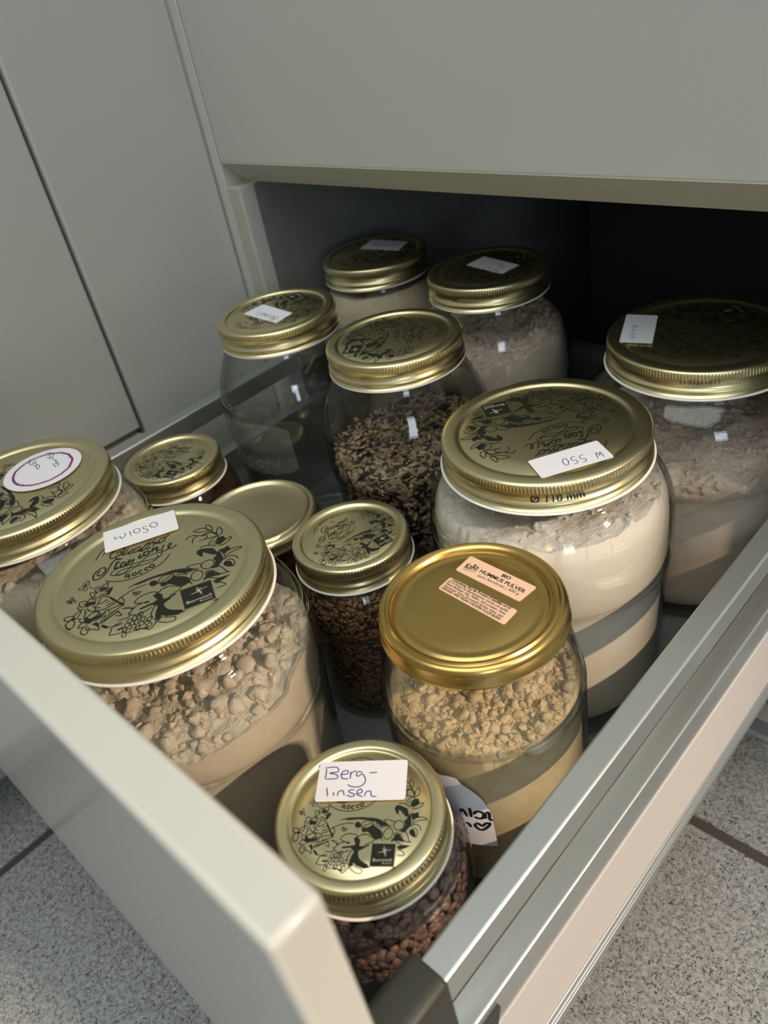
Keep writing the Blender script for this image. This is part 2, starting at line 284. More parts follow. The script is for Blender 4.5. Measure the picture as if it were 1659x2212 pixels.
# drawn line work, lid units (1000 = lid radius) and millimetres
ART_STROKES=[(10,[(-455,276),(-480,253),(-488,225),(-475,199),(-445,205),(-418,241),(-409,278),(-422,305),(-454,309),(-501,274),(-528,224),(-528,174),(-502,150),(-459,158),(-416,198),(-382,263),(-347,339),(-319,371),(-280,374),(-251,352)]),(13,[(-293,337),(-319,266),(-328,238),(-312,229),(-285,246)]),(13,[(-318,317),(-269,314)]),(13,[(-218,275),(-245,290),(-268,256),(-264,225),(-242,227),(-213,263),(-226,227),(-215,221),(-192,241)]),(13,[(-69,336),(-91,290),(-78,273),(-52,292)]),(13,[(-10,351),(-36,336),(-44,301),(-25,281),(4,304),(16,326),(-10,351)]),(13,[(53,375),(34,306)]),(13,[(38,323),(80,364),(91,353),(79,310),(92,297),(116,313)]),(13,[(-58,369),(-48,373)]),(13,[(171,405),(180,408)]),(13,[(-163,292),(-184,294),(-197,263),(-187,248),(-152,276),(-135,291)]),(7,[(-135,291),(-167,198),(-196,158),(-246,112),(-300,110),(-358,147),(-360,176),(-324,212),(-242,222),(-80,206),(56,186),(85,208),(82,239)]),(7,[(-268,115),(-315,133),(-298,160),(-233,179),(-163,168),(-29,148),(43,155),(95,193),(128,223),(122,250),(79,270),(6,263),(-51,228),(-103,181),(-159,138),(-215,104),(-268,120)]),(7,[(-420,91),(-355,41),(-277,7),(-172,-11),(-65,1),(45,41),(131,95),(208,191)]),(7,[(-505,467),(-476,530),(-442,591),(-390,647)]),(9,[(160,373),(135,307),(126,273),(150,259),(190,275),(217,320),(230,342),(215,361),(195,323),(197,281),(223,266),(258,286),(277,305)]),(10,[(-221,84),(-236,29)]),(10,[(-221,80),(-197,67),(-195,47),(-217,46)]),(10,[(-217,46),(-189,16)]),(10,[(-129,49),(-130,35),(-138,25),(-149,23),(-160,29),(-166,41),(-165,55),(-158,65),(-146,68),(-135,62),(-129,49)]),(10,[(-72,60),(-90,71),(-109,53),(-98,29),(-71,25)]),(10,[(-9,76),(-27,86),(-47,70),(-38,46),(-11,43)]),(10,[(40,88),(39,73),(31,62),(20,59),(9,66),(2,80),(4,95),(12,106),(23,109),(34,102),(40,88)]),(10,[(-307,471),(-264,487),(-248,445),(-296,421),(-354,419),(-360,479),(-308,541),(-235,544),(-220,502),(-253,450),(-306,416),(-295,365),(-252,367)]),(10,[(-176,490),(-234,432),(-233,404),(-156,444)]),(10,[(-128,473),(-185,415),(-173,396),(-132,407)]),(10,[(-59,451),(-88,465),(-137,426),(-124,394),(-54,433),(-88,395),(-59,382)]),(10,[(44,511),(-59,409),(-49,387),(-15,397)]),(10,[(93,508),(-10,406),(-1,383),(34,394)]),(10,[(-25,476),(97,447)]),(10,[(58,441),(93,452),(43,399)]),(10,[(73,428),(125,444)]),(10,[(172,492),(127,476),(102,429),(132,415),(176,459),(172,492),(188,482),(226,513)]),(6,[(-438,509),(-353,639),(-223,744),(-75,779),(64,736),(124,681)]),(6,[(-89,634),(-59,550)]),(6,[(-30,594),(-123,595)]),(5,[(-292,638),(-292,691),(-270,696),(-288,666),(-267,666),(-292,638)]),(5,[(-212,700),(-213,715),(-220,722),(-229,719),(-237,706),(-240,689),(-238,674),(-232,667),(-223,670),(-215,683),(-212,700)]),(5,[(-188,677),(-181,733),(-161,729),(-183,706),(-167,682)]),(5,[(-134,684),(-120,741),(-117,702),(-99,742),(-106,686)]),(5,[(-73,682),(-59,738)]),(5,[(1,700),(3,717),(-1,729),(-9,730),(-18,721),(-25,705),(-27,688),(-24,676),(-16,675),(-6,684),(1,700)]),(5,[(34,722),(18,666),(34,663)]),(5,[(74,653),(91,709)]),(5,[(-593,103),(-644,108),(-668,94),(-648,71),(-613,83),(-593,103),(-621,62),(-608,36),(-586,47),(-584,90)]),(5,[(-593,103),(-639,142)]),(5,[(-594,107),(-621,169)]),(5,[(-594,107),(-591,164),(-573,178),(-567,124),(-587,104)]),(5,[(-733,-51),(-735,-1),(-718,2),(-717,-27),(-733,-51),(-770,-23),(-769,-42),(-733,-51),(-768,-68),(-742,-74),(-733,-51),(-731,-93),(-721,-73),(-689,-91),(-688,-72),(-717,-53),(-697,-46),(-717,-37)]),(5,[(-142,-258),(-179,-222),(-153,-233),(-183,-259),(-141,-264),(-160,-289),(-134,-270),(-119,-287),(-130,-263),(-97,-249),(-127,-245),(-143,-227),(-142,-258)]),(5,[(-564,84),(-550,52),(-514,27),(-493,41),(-469,15)]),(7,[(-554,-66),(-559,-21),(-513,-32),(-508,1),(-473,9),(-452,23),(-391,51),(-399,5),(-394,-47),(-354,-52),(-376,-104),(-390,-124),(-427,-119),(-461,-101),(-492,-128),(-533,-104),(-554,-66)]),(7,[(-514,1),(-497,-51),(-460,-23)]),(7,[(-452,-62),(-417,-54),(-392,-85),(-430,-80)]),(7,[(-520,-110),(-515,-52),(-494,-64)]),(7,[(-654,-109),(-657,-160),(-627,-197),(-574,-189)]),(7,[(-654,-109),(-603,-120),(-582,-157)]),(7,[(-585,-145),(-553,-98),(-540,-130),(-504,-154),(-528,-180)]),(7,[(-664,-167),(-670,-193),(-649,-230),(-615,-222)]),(7,[(-588,-234),(-572,-277),(-528,-312),(-517,-293),(-517,-256),(-546,-232)]),(7,[(-605,-291),(-605,-241)]),(7,[(-493,-229),(-474,-178),(-454,-133),(-420,-150),(-377,-187),(-334,-248),(-297,-308),(-267,-356),(-272,-374)]),(7,[(-493,-229),(-512,-249),(-511,-305),(-488,-329)]),(7,[(-494,-223),(-445,-227),(-405,-194)]),(7,[(-507,-274),(-468,-285)]),(7,[(-503,-317),(-435,-326),(-369,-305),(-326,-284)]),(7,[(-416,-251),(-385,-231)]),(7,[(-420,-289),(-347,-267)]),(7,[(-399,-356),(-336,-347),(-280,-332)]),(7,[(-488,-329),(-484,-372),(-436,-376)]),(7,[(-431,-400),(-428,-357),(-406,-350),(-390,-398)]),(7,[(-411,-435),(-358,-409),(-286,-363),(-267,-356)]),(7,[(-318,-265),(-275,-245),(-259,-306),(-265,-349)]),(7,[(-791,-268),(-789,-299),(-771,-323),(-734,-328),(-706,-295),(-730,-271),(-791,-268)]),(7,[(-706,-295),(-681,-250),(-646,-242),(-646,-268),(-676,-319)]),(7,[(-722,-327),(-769,-354),(-779,-386),(-757,-427),(-734,-445),(-709,-425),(-698,-376),(-711,-345)]),(7,[(-679,-331),(-634,-366)]),(7,[(-659,-361),(-642,-410),(-606,-408)]),(7,[(-615,-372),(-589,-358),(-531,-325),(-487,-335),(-487,-360),(-537,-399),(-574,-394)]),(7,[(-620,-378),(-612,-335),(-603,-297),(-585,-296)]),(7,[(-674,-472),(-639,-422),(-590,-426)]),(7,[(-674,-472),(-618,-482),(-582,-462)]),(7,[(-617,-487),(-647,-531),(-639,-566),(-610,-589),(-589,-576),(-581,-540),(-601,-529),(-592,-492)]),(7,[(-583,-504),(-560,-551),(-530,-555),(-493,-589),(-488,-559),(-509,-518),(-547,-484)]),(7,[(-482,-511),(-462,-468),(-418,-430),(-460,-426),(-514,-446),(-523,-459)]),(7,[(-407,-441),(-396,-422),(-333,-389)]),(7,[(-309,-418),(-310,-442),(-287,-495),(-345,-468)]),(7,[(-231,-487),(-223,-522),(-234,-552),(-327,-551)]),(7,[(-225,-516),(-194,-467),(-150,-429),(-99,-420)]),(7,[(-363,-600),(-290,-590)]),(7,[(-279,-613),(-372,-612),(-385,-653),(-402,-706),(-347,-720),(-290,-723),(-276,-705)]),(7,[(-99,-741),(-80,-780),(-64,-807),(-30,-777),(-4,-736),(-5,-702),(-27,-675)]),(7,[(7,-735),(35,-706),(60,-693)]),(7,[(7,-735),(71,-783),(152,-800),(160,-750),(106,-730),(68,-704)]),(7,[(-223,-522),(-165,-554),(-87,-544),(-23,-518)]),(7,[(49,-347),(2,-313),(-85,-311),(-139,-337),(-171,-381),(-137,-404),(-88,-420)]),(7,[(49,-347),(90,-315),(136,-313)]),(7,[(10,-510),(-16,-553),(-38,-618),(-24,-663)]),(7,[(-304,-246),(-224,-205),(-140,-177),(-35,-172)]),(7,[(-218,-142),(-124,-106),(85,-85)]),(15,[(-131,-494),(-9,-473)]),(15,[(-87,-426),(-40,-429)]),(15,[(-335,-674),(-277,-665)]),(6,[(-229,-661),(-241,-676),(-257,-677),(-267,-664),(-267,-643),(-255,-627),(-239,-626),(-228,-640),(-229,-661)]),(6,[(-184,-658),(-196,-674),(-212,-675),(-222,-661),(-221,-641),(-210,-625),(-194,-624),(-183,-638),(-184,-658)]),(6,[(-149,-662),(-161,-678),(-177,-679),(-187,-665),(-186,-645),(-174,-629),(-159,-628),(-148,-642),(-149,-662)]),(6,[(-121,-603),(-133,-618),(-149,-620),(-159,-606),(-158,-585),(-146,-569),(-131,-568),(-120,-582),(-121,-603)]),(6,[(-162,-599),(-174,-615),(-190,-616),(-200,-602),(-199,-581),(-187,-566),(-172,-564),(-161,-578),(-162,-599)]),(6,[(-225,-735),(-237,-750),(-252,-751),(-263,-738),(-262,-718),(-250,-702),(-235,-701),(-224,-715),(-225,-735)]),(6,[(-175,-704),(-186,-719),(-202,-720),(-213,-707),(-212,-686),(-200,-671),(-184,-670),(-174,-683),(-175,-704)]),(6,[(-261,-777),(-273,-792),(-289,-793),(-299,-780),(-298,-759),(-287,-744),(-271,-743),(-261,-756),(-261,-777)]),(6,[(-252,-714),(-264,-729),(-280,-730),(-290,-717),(-290,-696),(-278,-681),(-262,-680),(-251,-693),(-252,-714)]),(6,[(-107,-700),(-119,-715),(-135,-717),(-145,-703),(-144,-683),(-133,-667),(-117,-666),(-106,-680),(-107,-700)]),(6,[(-90,-648),(-101,-663),(-117,-664),(-128,-650),(-127,-630),(-115,-614),(-99,-613),(-88,-627),(-90,-648)]),(6,[(-143,-748),(-155,-763),(-170,-764),(-181,-751),(-180,-730),(-168,-715),(-152,-714),(-142,-727),(-143,-748)]),(6,[(-59,-715),(-71,-730),(-87,-731),(-97,-718),(-96,-697),(-84,-682),(-69,-681),(-58,-694),(-59,-715)]),(6,[(-38,-679),(-50,-695),(-66,-696),(-76,-682),(-75,-662),(-63,-646),(-47,-645),(-37,-659),(-38,-679)]),(6,[(-41,-753),(-53,-768),(-68,-770),(-78,-756),(-77,-736),(-65,-721),(-50,-720),(-40,-733),(-41,-753)]),(6,[(-205,-613),(-217,-629),(-233,-630),(-243,-616),(-242,-595),(-231,-580),(-215,-578),(-204,-592),(-205,-613)]),(6,[(-104,-573),(-116,-588),(-132,-590),(-143,-576),(-142,-555),(-130,-539),(-114,-538),(-103,-552),(-104,-573)]),(7,[(52,-215),(69,-166),(115,-129),(203,-147),(185,-196),(131,-222),(60,-222)]),(7,[(58,-215),(191,-154)]),(7,[(220,-174),(270,-165),(315,-204),(235,-187)]),(7,[(305,-225),(339,-196),(397,-194),(418,-206)]),(7,[(459,-310),(437,-346),(404,-360),(372,-347),(353,-311),(355,-266),(377,-229),(410,-215),(443,-229),(461,-265),(459,-310)]),(7,[(572,-138),(583,-175),(571,-212),(540,-235),(502,-234),(472,-211),(460,-173),(472,-136),(504,-113),(542,-114),(572,-138)]),(7,[(326,-107),(404,-110),(472,-135),(450,-164)]),(7,[(326,-107),(380,-167),(435,-192)]),(7,[(660,55),(700,106),(792,145),(777,102),(724,64),(667,51)]),(7,[(562,115),(611,197),(674,221),(660,169),(599,131)]),(7,[(476,126),(561,122),(639,68)]),(7,[(488,236),(587,233),(673,225)]),(7,[(582,381),(591,473),(632,413),(634,338),(582,381)]),(7,[(672,235),(671,302),(704,362),(728,289),(710,244),(676,228)]),(7,[(449,430),(515,440),(564,426),(635,330)]),(7,[(450,422),(502,386),(593,351)]),(7,[(677,-140),(707,-77),(768,-54),(832,-58),(860,-84),(785,-94),(725,-118),(678,-154)]),(7,[(662,-182),(728,-152),(782,-183),(801,-237)]),(7,[(695,-194),(749,-219),(762,-285),(747,-319)]),(7,[(606,-239),(644,-291),(672,-369),(698,-381)]),(7,[(554,-275),(573,-321),(617,-372),(699,-384)]),(7,[(486,-331),(491,-278),(533,-262)]),(7,[(450,-386),(504,-370),(573,-420),(625,-437)]),(7,[(544,-486),(601,-496),(639,-552),(548,-557)]),(7,[(49,-345),(83,-317),(145,-307),(208,-338),(251,-369),(220,-411),(136,-441)]),(7,[(263,-362),(324,-346),(356,-391)]),(7,[(423,227),(439,301),(489,326),(558,305),(571,254),(521,230)]),(7,[(370,322),(405,360),(459,355),(489,326)]),(13,[(526,297),(570,321),(630,315),(672,235)]),(13,[(93,-483),(141,-467),(200,-444)]),(13,[(73,-516),(76,-568),(106,-631),(177,-678),(230,-700)])]
ART_FILLS=[[(-392,-60),(-354,-52),(-376,-107),(-390,-124),(-391,-149),(-414,-125)],[(-624,-159),(-583,-151),(-532,-162),(-507,-192),(-520,-218),(-558,-207),(-597,-221),(-598,-190)],[(-480,-18),(-449,10),(-415,-9),(-400,-47),(-438,-42),(-459,-56)],[(-362,-199),(-328,-247),(-280,-332),(-258,-367),(-295,-345),(-326,-284),(-366,-236),(-388,-187)],[(-307,-290),(-280,-307),(-263,-343),(-297,-339)],[(-737,-315),(-710,-302),(-680,-325),(-700,-345),(-725,-340)],[(-617,-390),(-589,-358),(-567,-400),(-482,-384),(-426,-394),(-473,-420),(-529,-435),(-570,-461),(-612,-433)],[(-544,-472),(-502,-476),(-483,-517),(-490,-553),(-519,-501)],[(-476,-511),(-433,-467),(-363,-439),(-312,-406),(-318,-431),(-402,-477),(-453,-509)],[(-301,-400),(-195,-407),(-241,-409),(-169,-448),(-193,-473),(-212,-438),(-276,-411)],[(-472,-528),(-438,-550),(-405,-590),(-363,-600),(-431,-603),(-462,-569)],[(-249,-778),(-208,-759),(-133,-766),(-64,-807),(-95,-764),(-173,-740),(-225,-759)],[(-5,-368),(37,-341),(80,-388),(81,-459),(150,-468),(153,-485),(71,-531),(75,-589),(128,-661),(189,-697),(197,-742),(103,-713),(51,-671),(17,-729),(-6,-696),(25,-591),(23,-521),(-29,-488),(-10,-464),(32,-444)],[(-182,-121),(10,-88),(206,-87),(288,-108),(372,-153),(388,-180),(300,-191),(227,-139),(147,-121),(14,-113),(-114,-132)],[(54,-188),(51,-213),(34,-229),(10,-230),(-12,-216),(-24,-191),(-21,-166),(-4,-149),(20,-148),(42,-163)],[(136,-253),(133,-271),(119,-283),(99,-284),(81,-273),(72,-256),(75,-238),(89,-226),(109,-225),(127,-235)],[(80,-262),(139,-232),(207,-174),(237,-200),(308,-245),(341,-291),(343,-345),(265,-375),(206,-324),(160,-279)],[(578,-117),(612,-81),(621,-46),(649,-16),(654,-2),(673,-168),(630,-224),(603,-266),(538,-249),(584,-213),(596,-157)],[(441,46),(454,90),(493,98),(561,72),(602,52),(622,-4),(641,-59),(590,-54),(545,-7),(500,41),(496,-30),(468,-10)],[(623,96),(633,118),(677,192),(722,193),(741,143),(713,99),(663,83)],[(654,-2),(699,-7),(748,16),(746,-20),(761,-47),(712,-63),(678,-99)],[(662,-229),(691,-208),(725,-233),(745,-299),(742,-326),(696,-308),(660,-270)],[(454,-373),(491,-325),(499,-291),(541,-275),(567,-328),(619,-391),(554,-375),(504,-370)],[(538,-441),(611,-424),(698,-427),(640,-462),(581,-484),(542,-467)],[(81,-594),(129,-655),(197,-689),(259,-724),(186,-734),(89,-708),(36,-660),(11,-725),(-7,-662),(10,-584),(38,-531)]]
ART_LOGO={'frame':[(221,-416),(531,-407),(537,-701),(241,-714)],'black':[(235,-424),(516,-417),(526,-690),(251,-705)],'star':[[(322,-536),(399,-513),(477,-490)],[(383,-449),(399,-513),(419,-583)],[(370,-482),(423,-550)],[(418,-473),(384,-540)]],'t1':[(271,-648),(500,-635),(266,-610)],'t2':[(389,-673),(501,-667),(387,-651)]}
STICKER={'w1050': [(-50.2, 3.5), (-32.4, 36.3), (-15.4, 27.7), (-32.7, -5.3)], 'w550': [(12.0, -32.5), (31.8, -0.4), (46.9, -9.7), (26.5, -41.6)], 'berg': [(-29.4, 6.3), (0.6, 29.5), (12.3, 14.6), (-17.4, -8.7)], 'hummus': [(-19.3, 24.6), (19.0, 22.7), (17.8, 11.0), (-19.2, 12.8)], 'hummus2': [(-18.0, 7.6), (20.4, 6.2), (20.6, -4.0), (-18.0, -1.3)], 'basmati': [(-20.4, 5.3), (16.6, 2.2), (18.4, -15.1), (-21.0, -13.1)], 'bl': [(-26.5, 24.8), (11.7, 29.1), (18.3, 10.1), (-20.3, 3.9)], 'br': [(-16.5, 18.2), (20.4, 10.8), (18.2, -6.8), (-18.4, -0.4)], 'wvk': [(-52.3, 4.9), (-33.3, 10.0), (-17.8, -27.0), (-36.4, -32.6)]}
WRITING={'berg':[[(-25.8,5.2),(-21.9,8.6),(-19.7,7.4),(-22.4,4.6),(-19.2,6.0),(-17.8,4.7),(-21.8,1.4)],[(-24.8,5.6),(-21.7,1.7)],[(-17.9,7.0),(-15.7,9.0),(-16.5,10.2),(-17.9,9.2),(-17.6,7.2),(-15.7,6.2),(-13.5,7.7)],[(-15.2,10.7),(-13.0,8.0)],[(-14.3,9.5),(-14.4,11.3),(-13.2,12.4)],[(-10.7,13.5),(-12.6,12.6),(-12.3,11.0),(-11.0,11.0),(-10.5,12.8),(-7.9,12.0),(-6.6,10.2),(-7.2,7.6),(-9.8,5.7),(-12.0,5.4)],[(-8.4,15.0),(-5.7,17.1)],[(-18.1,-0.9),(-14.7,-3.7)],[(-14.2,-0.7),(-12.9,-1.9)],[(-11.5,-1.0),(-12.6,0.5),(-11.6,2.1),(-9.3,0.8)],[(-7.7,5.4),(-9.5,3.7),(-8.2,3.3),(-6.2,3.9),(-6.4,2.3),(-8.8,1.6)],[(-5.7,4.3),(-4.4,6.5),(-5.9,7.2),(-6.4,5.5),(-4.9,4.4),(-2.7,5.2)],[(-2.2,5.6),(-3.1,7.5),(-1.8,8.9),(-0.1,7.5),(1.9,8.6)]],'w1050':[[(-41.1,5.0),(-38.3,4.1),(-38.5,6.7),(-35.8,6.2),(-36.6,8.9),(-38.8,9.8)],[(-37.6,12.0),(-33.5,10.5)],[(-33.5,15.9),(-32.6,15.1),(-32.4,14.1),(-33.0,13.3),(-34.2,12.9),(-35.4,13.1),(-36.3,13.8),(-36.5,14.8),(-35.9,15.7),(-34.8,16.1),(-33.5,15.9)],[(-32.8,19.8),(-34.2,18.3),(-32.4,17.4),(-30.2,18.3),(-28.5,17.0),(-29.8,15.1)],[(-29.3,23.8),(-28.4,22.9),(-28.4,21.8),(-29.3,20.9),(-30.6,20.6),(-32.0,20.9),(-32.9,21.8),(-32.9,22.9),(-32.1,23.8),(-30.7,24.1),(-29.3,23.8)]],'w550':[[(40.2,-10.8),(34.9,-9.2),(37.5,-12.5),(33.4,-12.1),(37.7,-15.8)],[(29.4,-17.1),(30.0,-15.8),(33.1,-15.1),(34.0,-18.1),(31.5,-19.1),(32.5,-22.2),(34.7,-20.7)],[(26.5,-20.4),(27.0,-19.0),(30.2,-18.4),(31.1,-21.3),(28.6,-22.3),(29.7,-25.4),(31.8,-23.9)],[(28.7,-24.8),(29.3,-26.4),(29.1,-27.7),(28.2,-28.2),(26.8,-27.8),(25.6,-26.4),(24.9,-24.8),(25.1,-23.5),(26.1,-23.0),(27.4,-23.5),(28.7,-24.8)]],'wvk':[[(-33.6,-26.3),(-30.5,-24.3),(-34.8,-22.6),(-33.0,-20.4),(-36.9,-17.7)],[(-36.6,-17.6),(-35.5,-15.2),(-38.9,-13.0)],[(-39.3,-11.8),(-37.1,-9.0)],[(-38.0,-10.7),(-38.0,-7.3)],[(-38.4,-10.5),(-40.6,-8.3)]],'dinkel':[[(-14.8,29.8),(-8.8,27.7)],[(-17.9,28.9),(-15.1,31.4),(-10.4,30.5),(-8.5,27.5),(-12.1,26.9)],[(-8.5,28.8),(-5.2,27.8)],[(-4.1,27.0),(-3.8,28.6),(-0.2,27.2)],[(-2.5,27.4),(2.9,27.6)],[(-0.2,26.0),(2.8,26.7),(5.8,25.6)],[(-0.5,24.9),(5.5,24.2)],[(-20.5,19.7),(-16.7,17.2),(-12.8,16.9),(-13.8,18.7),(-16.6,18.5)],[(-17.1,20.0),(-14.5,20.7),(-12.9,19.2),(-9.8,19.1),(-9.2,17.6),(-11.8,17.4)],[(-5.5,18.7),(-4.3,17.8),(-4.0,17.1),(-4.7,16.7),(-6.1,16.9),(-7.8,17.5),(-9.0,18.3),(-9.3,19.0),(-8.6,19.4),(-7.1,19.3),(-5.5,18.7)]]}
BODYWRITE= [[(-61.5, -331.7), (-61.4, -334.1), (-58.4, -336.3), (-54.7, -333.3), (-53.4, -330.6), (-55.7, -330.7), (-57.8, -332.9), (-59.8, -331.1), (-61.3, -331.7)], [(-70.7, -320.0), (-69.3, -326.8)], [(-69.5, -325.1), (-67.3, -321.5), (-65.1, -326.9)], [(-63.2, -319.3), (-63.0, -326.7)], [(-61.4, -324.4), (-60.3, -322.2), (-57.8, -321.6), (-56.0, -323.2), (-56.8, -326.4), (-59.3, -327.0), (-61.2, -325.8)], [(-55.3, -322.3), (-55.4, -326.9)], [(-54.8, -322.5), (-53.1, -322.2), (-53.1, -327.4), (-51.5, -328.0)], [(-66.6, -331.8), (-65.0, -332.5), (-64.2, -335.0)]]

# ------------------------------------------------------------------ the setting
fl = mk('floor', *extrude([(-2600, -3400), (2700, -3400), (2700, 900), (-2600, 900)], 'z', FLOOR-30, FLOOR-2.2), MAT['grout'], smooth=False)
fl.location = W(0, 0, 0); fixn(fl); tag(fl, kind='structure')
def tile_mesh():
    v, f = extrude([(-141, -141), (141, -141), (141, 141), (-141, 141)], 'z', -8, 0)
    o = fixn(mk('tile', v, f, MAT['tile'], fl, smooth=False)); return bevelled(o, 1.2, 2)
t0 = tile_mesh(); first = True
for i in range(-3, 6):
    for j in range(-5, 4):
        o = t0 if first else t0.copy()
        if not first: C.collection.objects.link(o); o.parent = fl
        first = False
        o.location = (( -536+145+290*i)/1000, (338-145+290*j)/1000, (FLOOR)/1000)
        o.rotation_euler = (0, 0, math.pi/2*((i*3+j) % 4))
for name, a in (('wall_back', (-2600, 2700, 900, 960)), ('wall_left', (-2660, -2600, -3400, 960))):
    o = box(name, a[0], a[1], a[2], a[3], FLOOR-30, 2000, MAT['wall'], None, 0); o.location = W(0, 0, 0); tag(o, kind='structure')

# drawer cabinet: carcass, closed drawer above, plinth
XL, XR, YF = -550.0, -79.0, 375.0
cabt = thing('drawer_cabinet', 'grey white base cabinet carcass around the pulled out jar drawer', 'cabinet', (-315, 630, FLOOR)); o_ = (-315, 630, FLOOR)
def side_poly(y0=375):
    return [(y0, -475), (885, -475), (885, 290), (391.5, 290), (391.5, -132.5), (y0, -132.5)]
prism('side_panel', side_poly(), 'x', XL, -534.8, MAT['edge'], cabt, 0.8, o_)
prism('side_panel', side_poly(391.5), 'x', -94.5, XR, MAT['edge'], cabt, 0.8, o_)
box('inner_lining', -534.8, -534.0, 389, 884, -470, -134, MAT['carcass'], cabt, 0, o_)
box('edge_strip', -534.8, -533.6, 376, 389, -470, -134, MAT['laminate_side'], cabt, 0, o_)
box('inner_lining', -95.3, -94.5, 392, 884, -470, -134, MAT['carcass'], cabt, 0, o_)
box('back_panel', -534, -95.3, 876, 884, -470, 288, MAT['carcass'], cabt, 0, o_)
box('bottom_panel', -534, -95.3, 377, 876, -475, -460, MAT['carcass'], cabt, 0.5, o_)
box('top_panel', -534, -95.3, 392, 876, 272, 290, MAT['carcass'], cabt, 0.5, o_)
box('plinth', -622, 700, 431, 447, FLOOR+0.3, -476, MAT['laminate_side'], cabt, 0.6, o_)
cd = thing('closed_drawer', 'closed wide grey drawer with angled finger grip above the open drawer', 'drawer', (-315, 383, -132)); o_ = (-315, 383, -132)
fp = prism('front_panel', [(YF, -113.8), (391, -131), (391, 288), (YF, 288)], 'x', -548.7, -80.5, MAT['laminate'], cd, 1.0, o_)
prism('finger_grip', [(YF+0.05, -114.6), (391, -131.8), (391, -131.2), (YF+0.5, -114.0)], 'x', -548.0, -81.2, MAT['edge'], cd, 0, o_)
box('drawer_box', -532, -97, 391, 860, -128, 60, MAT['carcass'], cd, 1.0, o_)

# corner cabinet on the left, fronts facing right
cc = thing('corner_cabinet', 'tall pale grey corner cabinet fronts left of the open drawer', 'cabinet', (-700, 0, FLOOR)); o_ = (-700, 0, FLOOR)
box('cabinet_body', -1150, -582, -900, 372, -475, 270, MAT['carcass'], cc, 1.0, o_)
box('filler_panel', -578, -561, 243.3, 375, -475, 290, MAT['laminate_side'], cc, 2.2, o_)
box('corner_strip', -560.8, -550.7, 375.3, 392, -475, 290, MAT['laminate'], cc, 0.8, o_)
box('front_panel', -578, -561, -470, 240.3, -281.5, 290, MAT['laminate_side'], cc, 1.8, o_)
box('front_panel', -578, -561, -470, 240.3, -470, -286.5, MAT['laminate_side'], cc, 1.8, o_)
box('plinth', -640, -625, -900, 431, FLOOR+0.3, -476, MAT['laminate_side'], cc, 0.6, o_)

# the open drawer
dr = thing('open_drawer', 'pulled out grey metal sided drawer holding the glass jars', 'drawer', (-315, 260, -402)); o_ = (-315, 260, -402)
box('front_panel', XL+0.5, -79.5, 19.3, 33.2, -470, -141.5, MAT['laminate'], dr, 2.0, o_)
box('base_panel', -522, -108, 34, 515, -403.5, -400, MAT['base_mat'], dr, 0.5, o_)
wall_poly = [(-110, -402), (-110, -319.3), (-99.0, -319.3), (-98.2, -320.1), (-98.2, -337.5), (-97.0, -339.5), (-95.9, -384.5), (-95.3, -385.5), (-96.6, -388), (-95.3, -390.5), (-96.6, -393), (-95.3, -395.5), (-96.5, -399), (-98.5, -402)]
for sgn in (1, -1):
    wp = [(x if sgn > 0 else -630-x, z) for x, z in wall_poly]
    up = [(-110, -402), (-110, -319.3), (-99.0, -319.3), (-98.2, -320.1), (-98.2, -338.0), (-99.2, -339.0), (-99.2, -402)]
    lo = [(-99.1, -338.6), (-97.6, -338.6), (-96.0, -386), (-99.1, -386)]
    up = [(x if sgn > 0 else -630-x, z) for x, z in up]; lo = [(x if sgn > 0 else -630-x, z) for x, z in lo]
    prism('side_wall', up, 'y', 34, 514, MAT['alu'], dr, 0.7, o_)
    lip = [(-99.1, -386.2), (-95.6, -386.2), (-94.8, -387.2), (-94.9, -388.6), (-97.4, -389.4), (-97.4, -390.6), (-94.9, -391.4), (-94.8, -393.2), (-97.4, -394.0), (-97.4, -395.2), (-95.0, -396), (-95.0, -401.5), (-99.1, -402)]
    prism('runner_profile', [(x if sgn > 0 else -630-x, z) for x, z in lip], 'y', 34.5, 513.5, MAT['alu'], dr, 0.2, o_)
    prism('side_cover', lo, 'y', 34.5, 513.5, MAT['steel'], dr, 0.3, o_)  # lower outer face of the side, paler and warmer than the wall above
    rp = [(-110, -286), (-110, -270.5), (-98.2, -270.5), (-98.2, -286)]
    rp = [(x if sgn > 0 else -630-x, z) for x, z in rp]
    prism('gallery_rail', rp, 'y', 66, 506, MAT['alu'], dr, 1.3, o_)
    cp = [(-113.5, -300), (-113.5, -269), (-111, -267.3), (-99.5, -267.3), (-96.6, -269.2), (-96.2, -300)]
    cp = [(x if sgn > 0 else -630-x, z) for x, z in cp]
    prism('rail_connector', cp, 'y', 33.3, 68, MAT['dark_plastic'], dr, 2.5, o_)
    bp = [(33.3, -324), (88, -324), (84, -337.8), (33.3, -349)]
    x0, x1 = (-98.6, -96.4) if sgn > 0 else (-533.6, -531.4)
    prism('adjuster_cover', bp, 'x', x0, x1, MAT['dark_plastic'], dr, 0.4, o_)
    box('rail_post', *((-112, -97.4) if sgn > 0 else (-532.6, -518)), 500, 514, -322, -269.5, MAT['dark_plastic'], dr, 1.2, o_)
box('back_wall', -520, -110, 503, 514.5, -400, -284, MAT['back_dark'], dr, 0.6, o_)

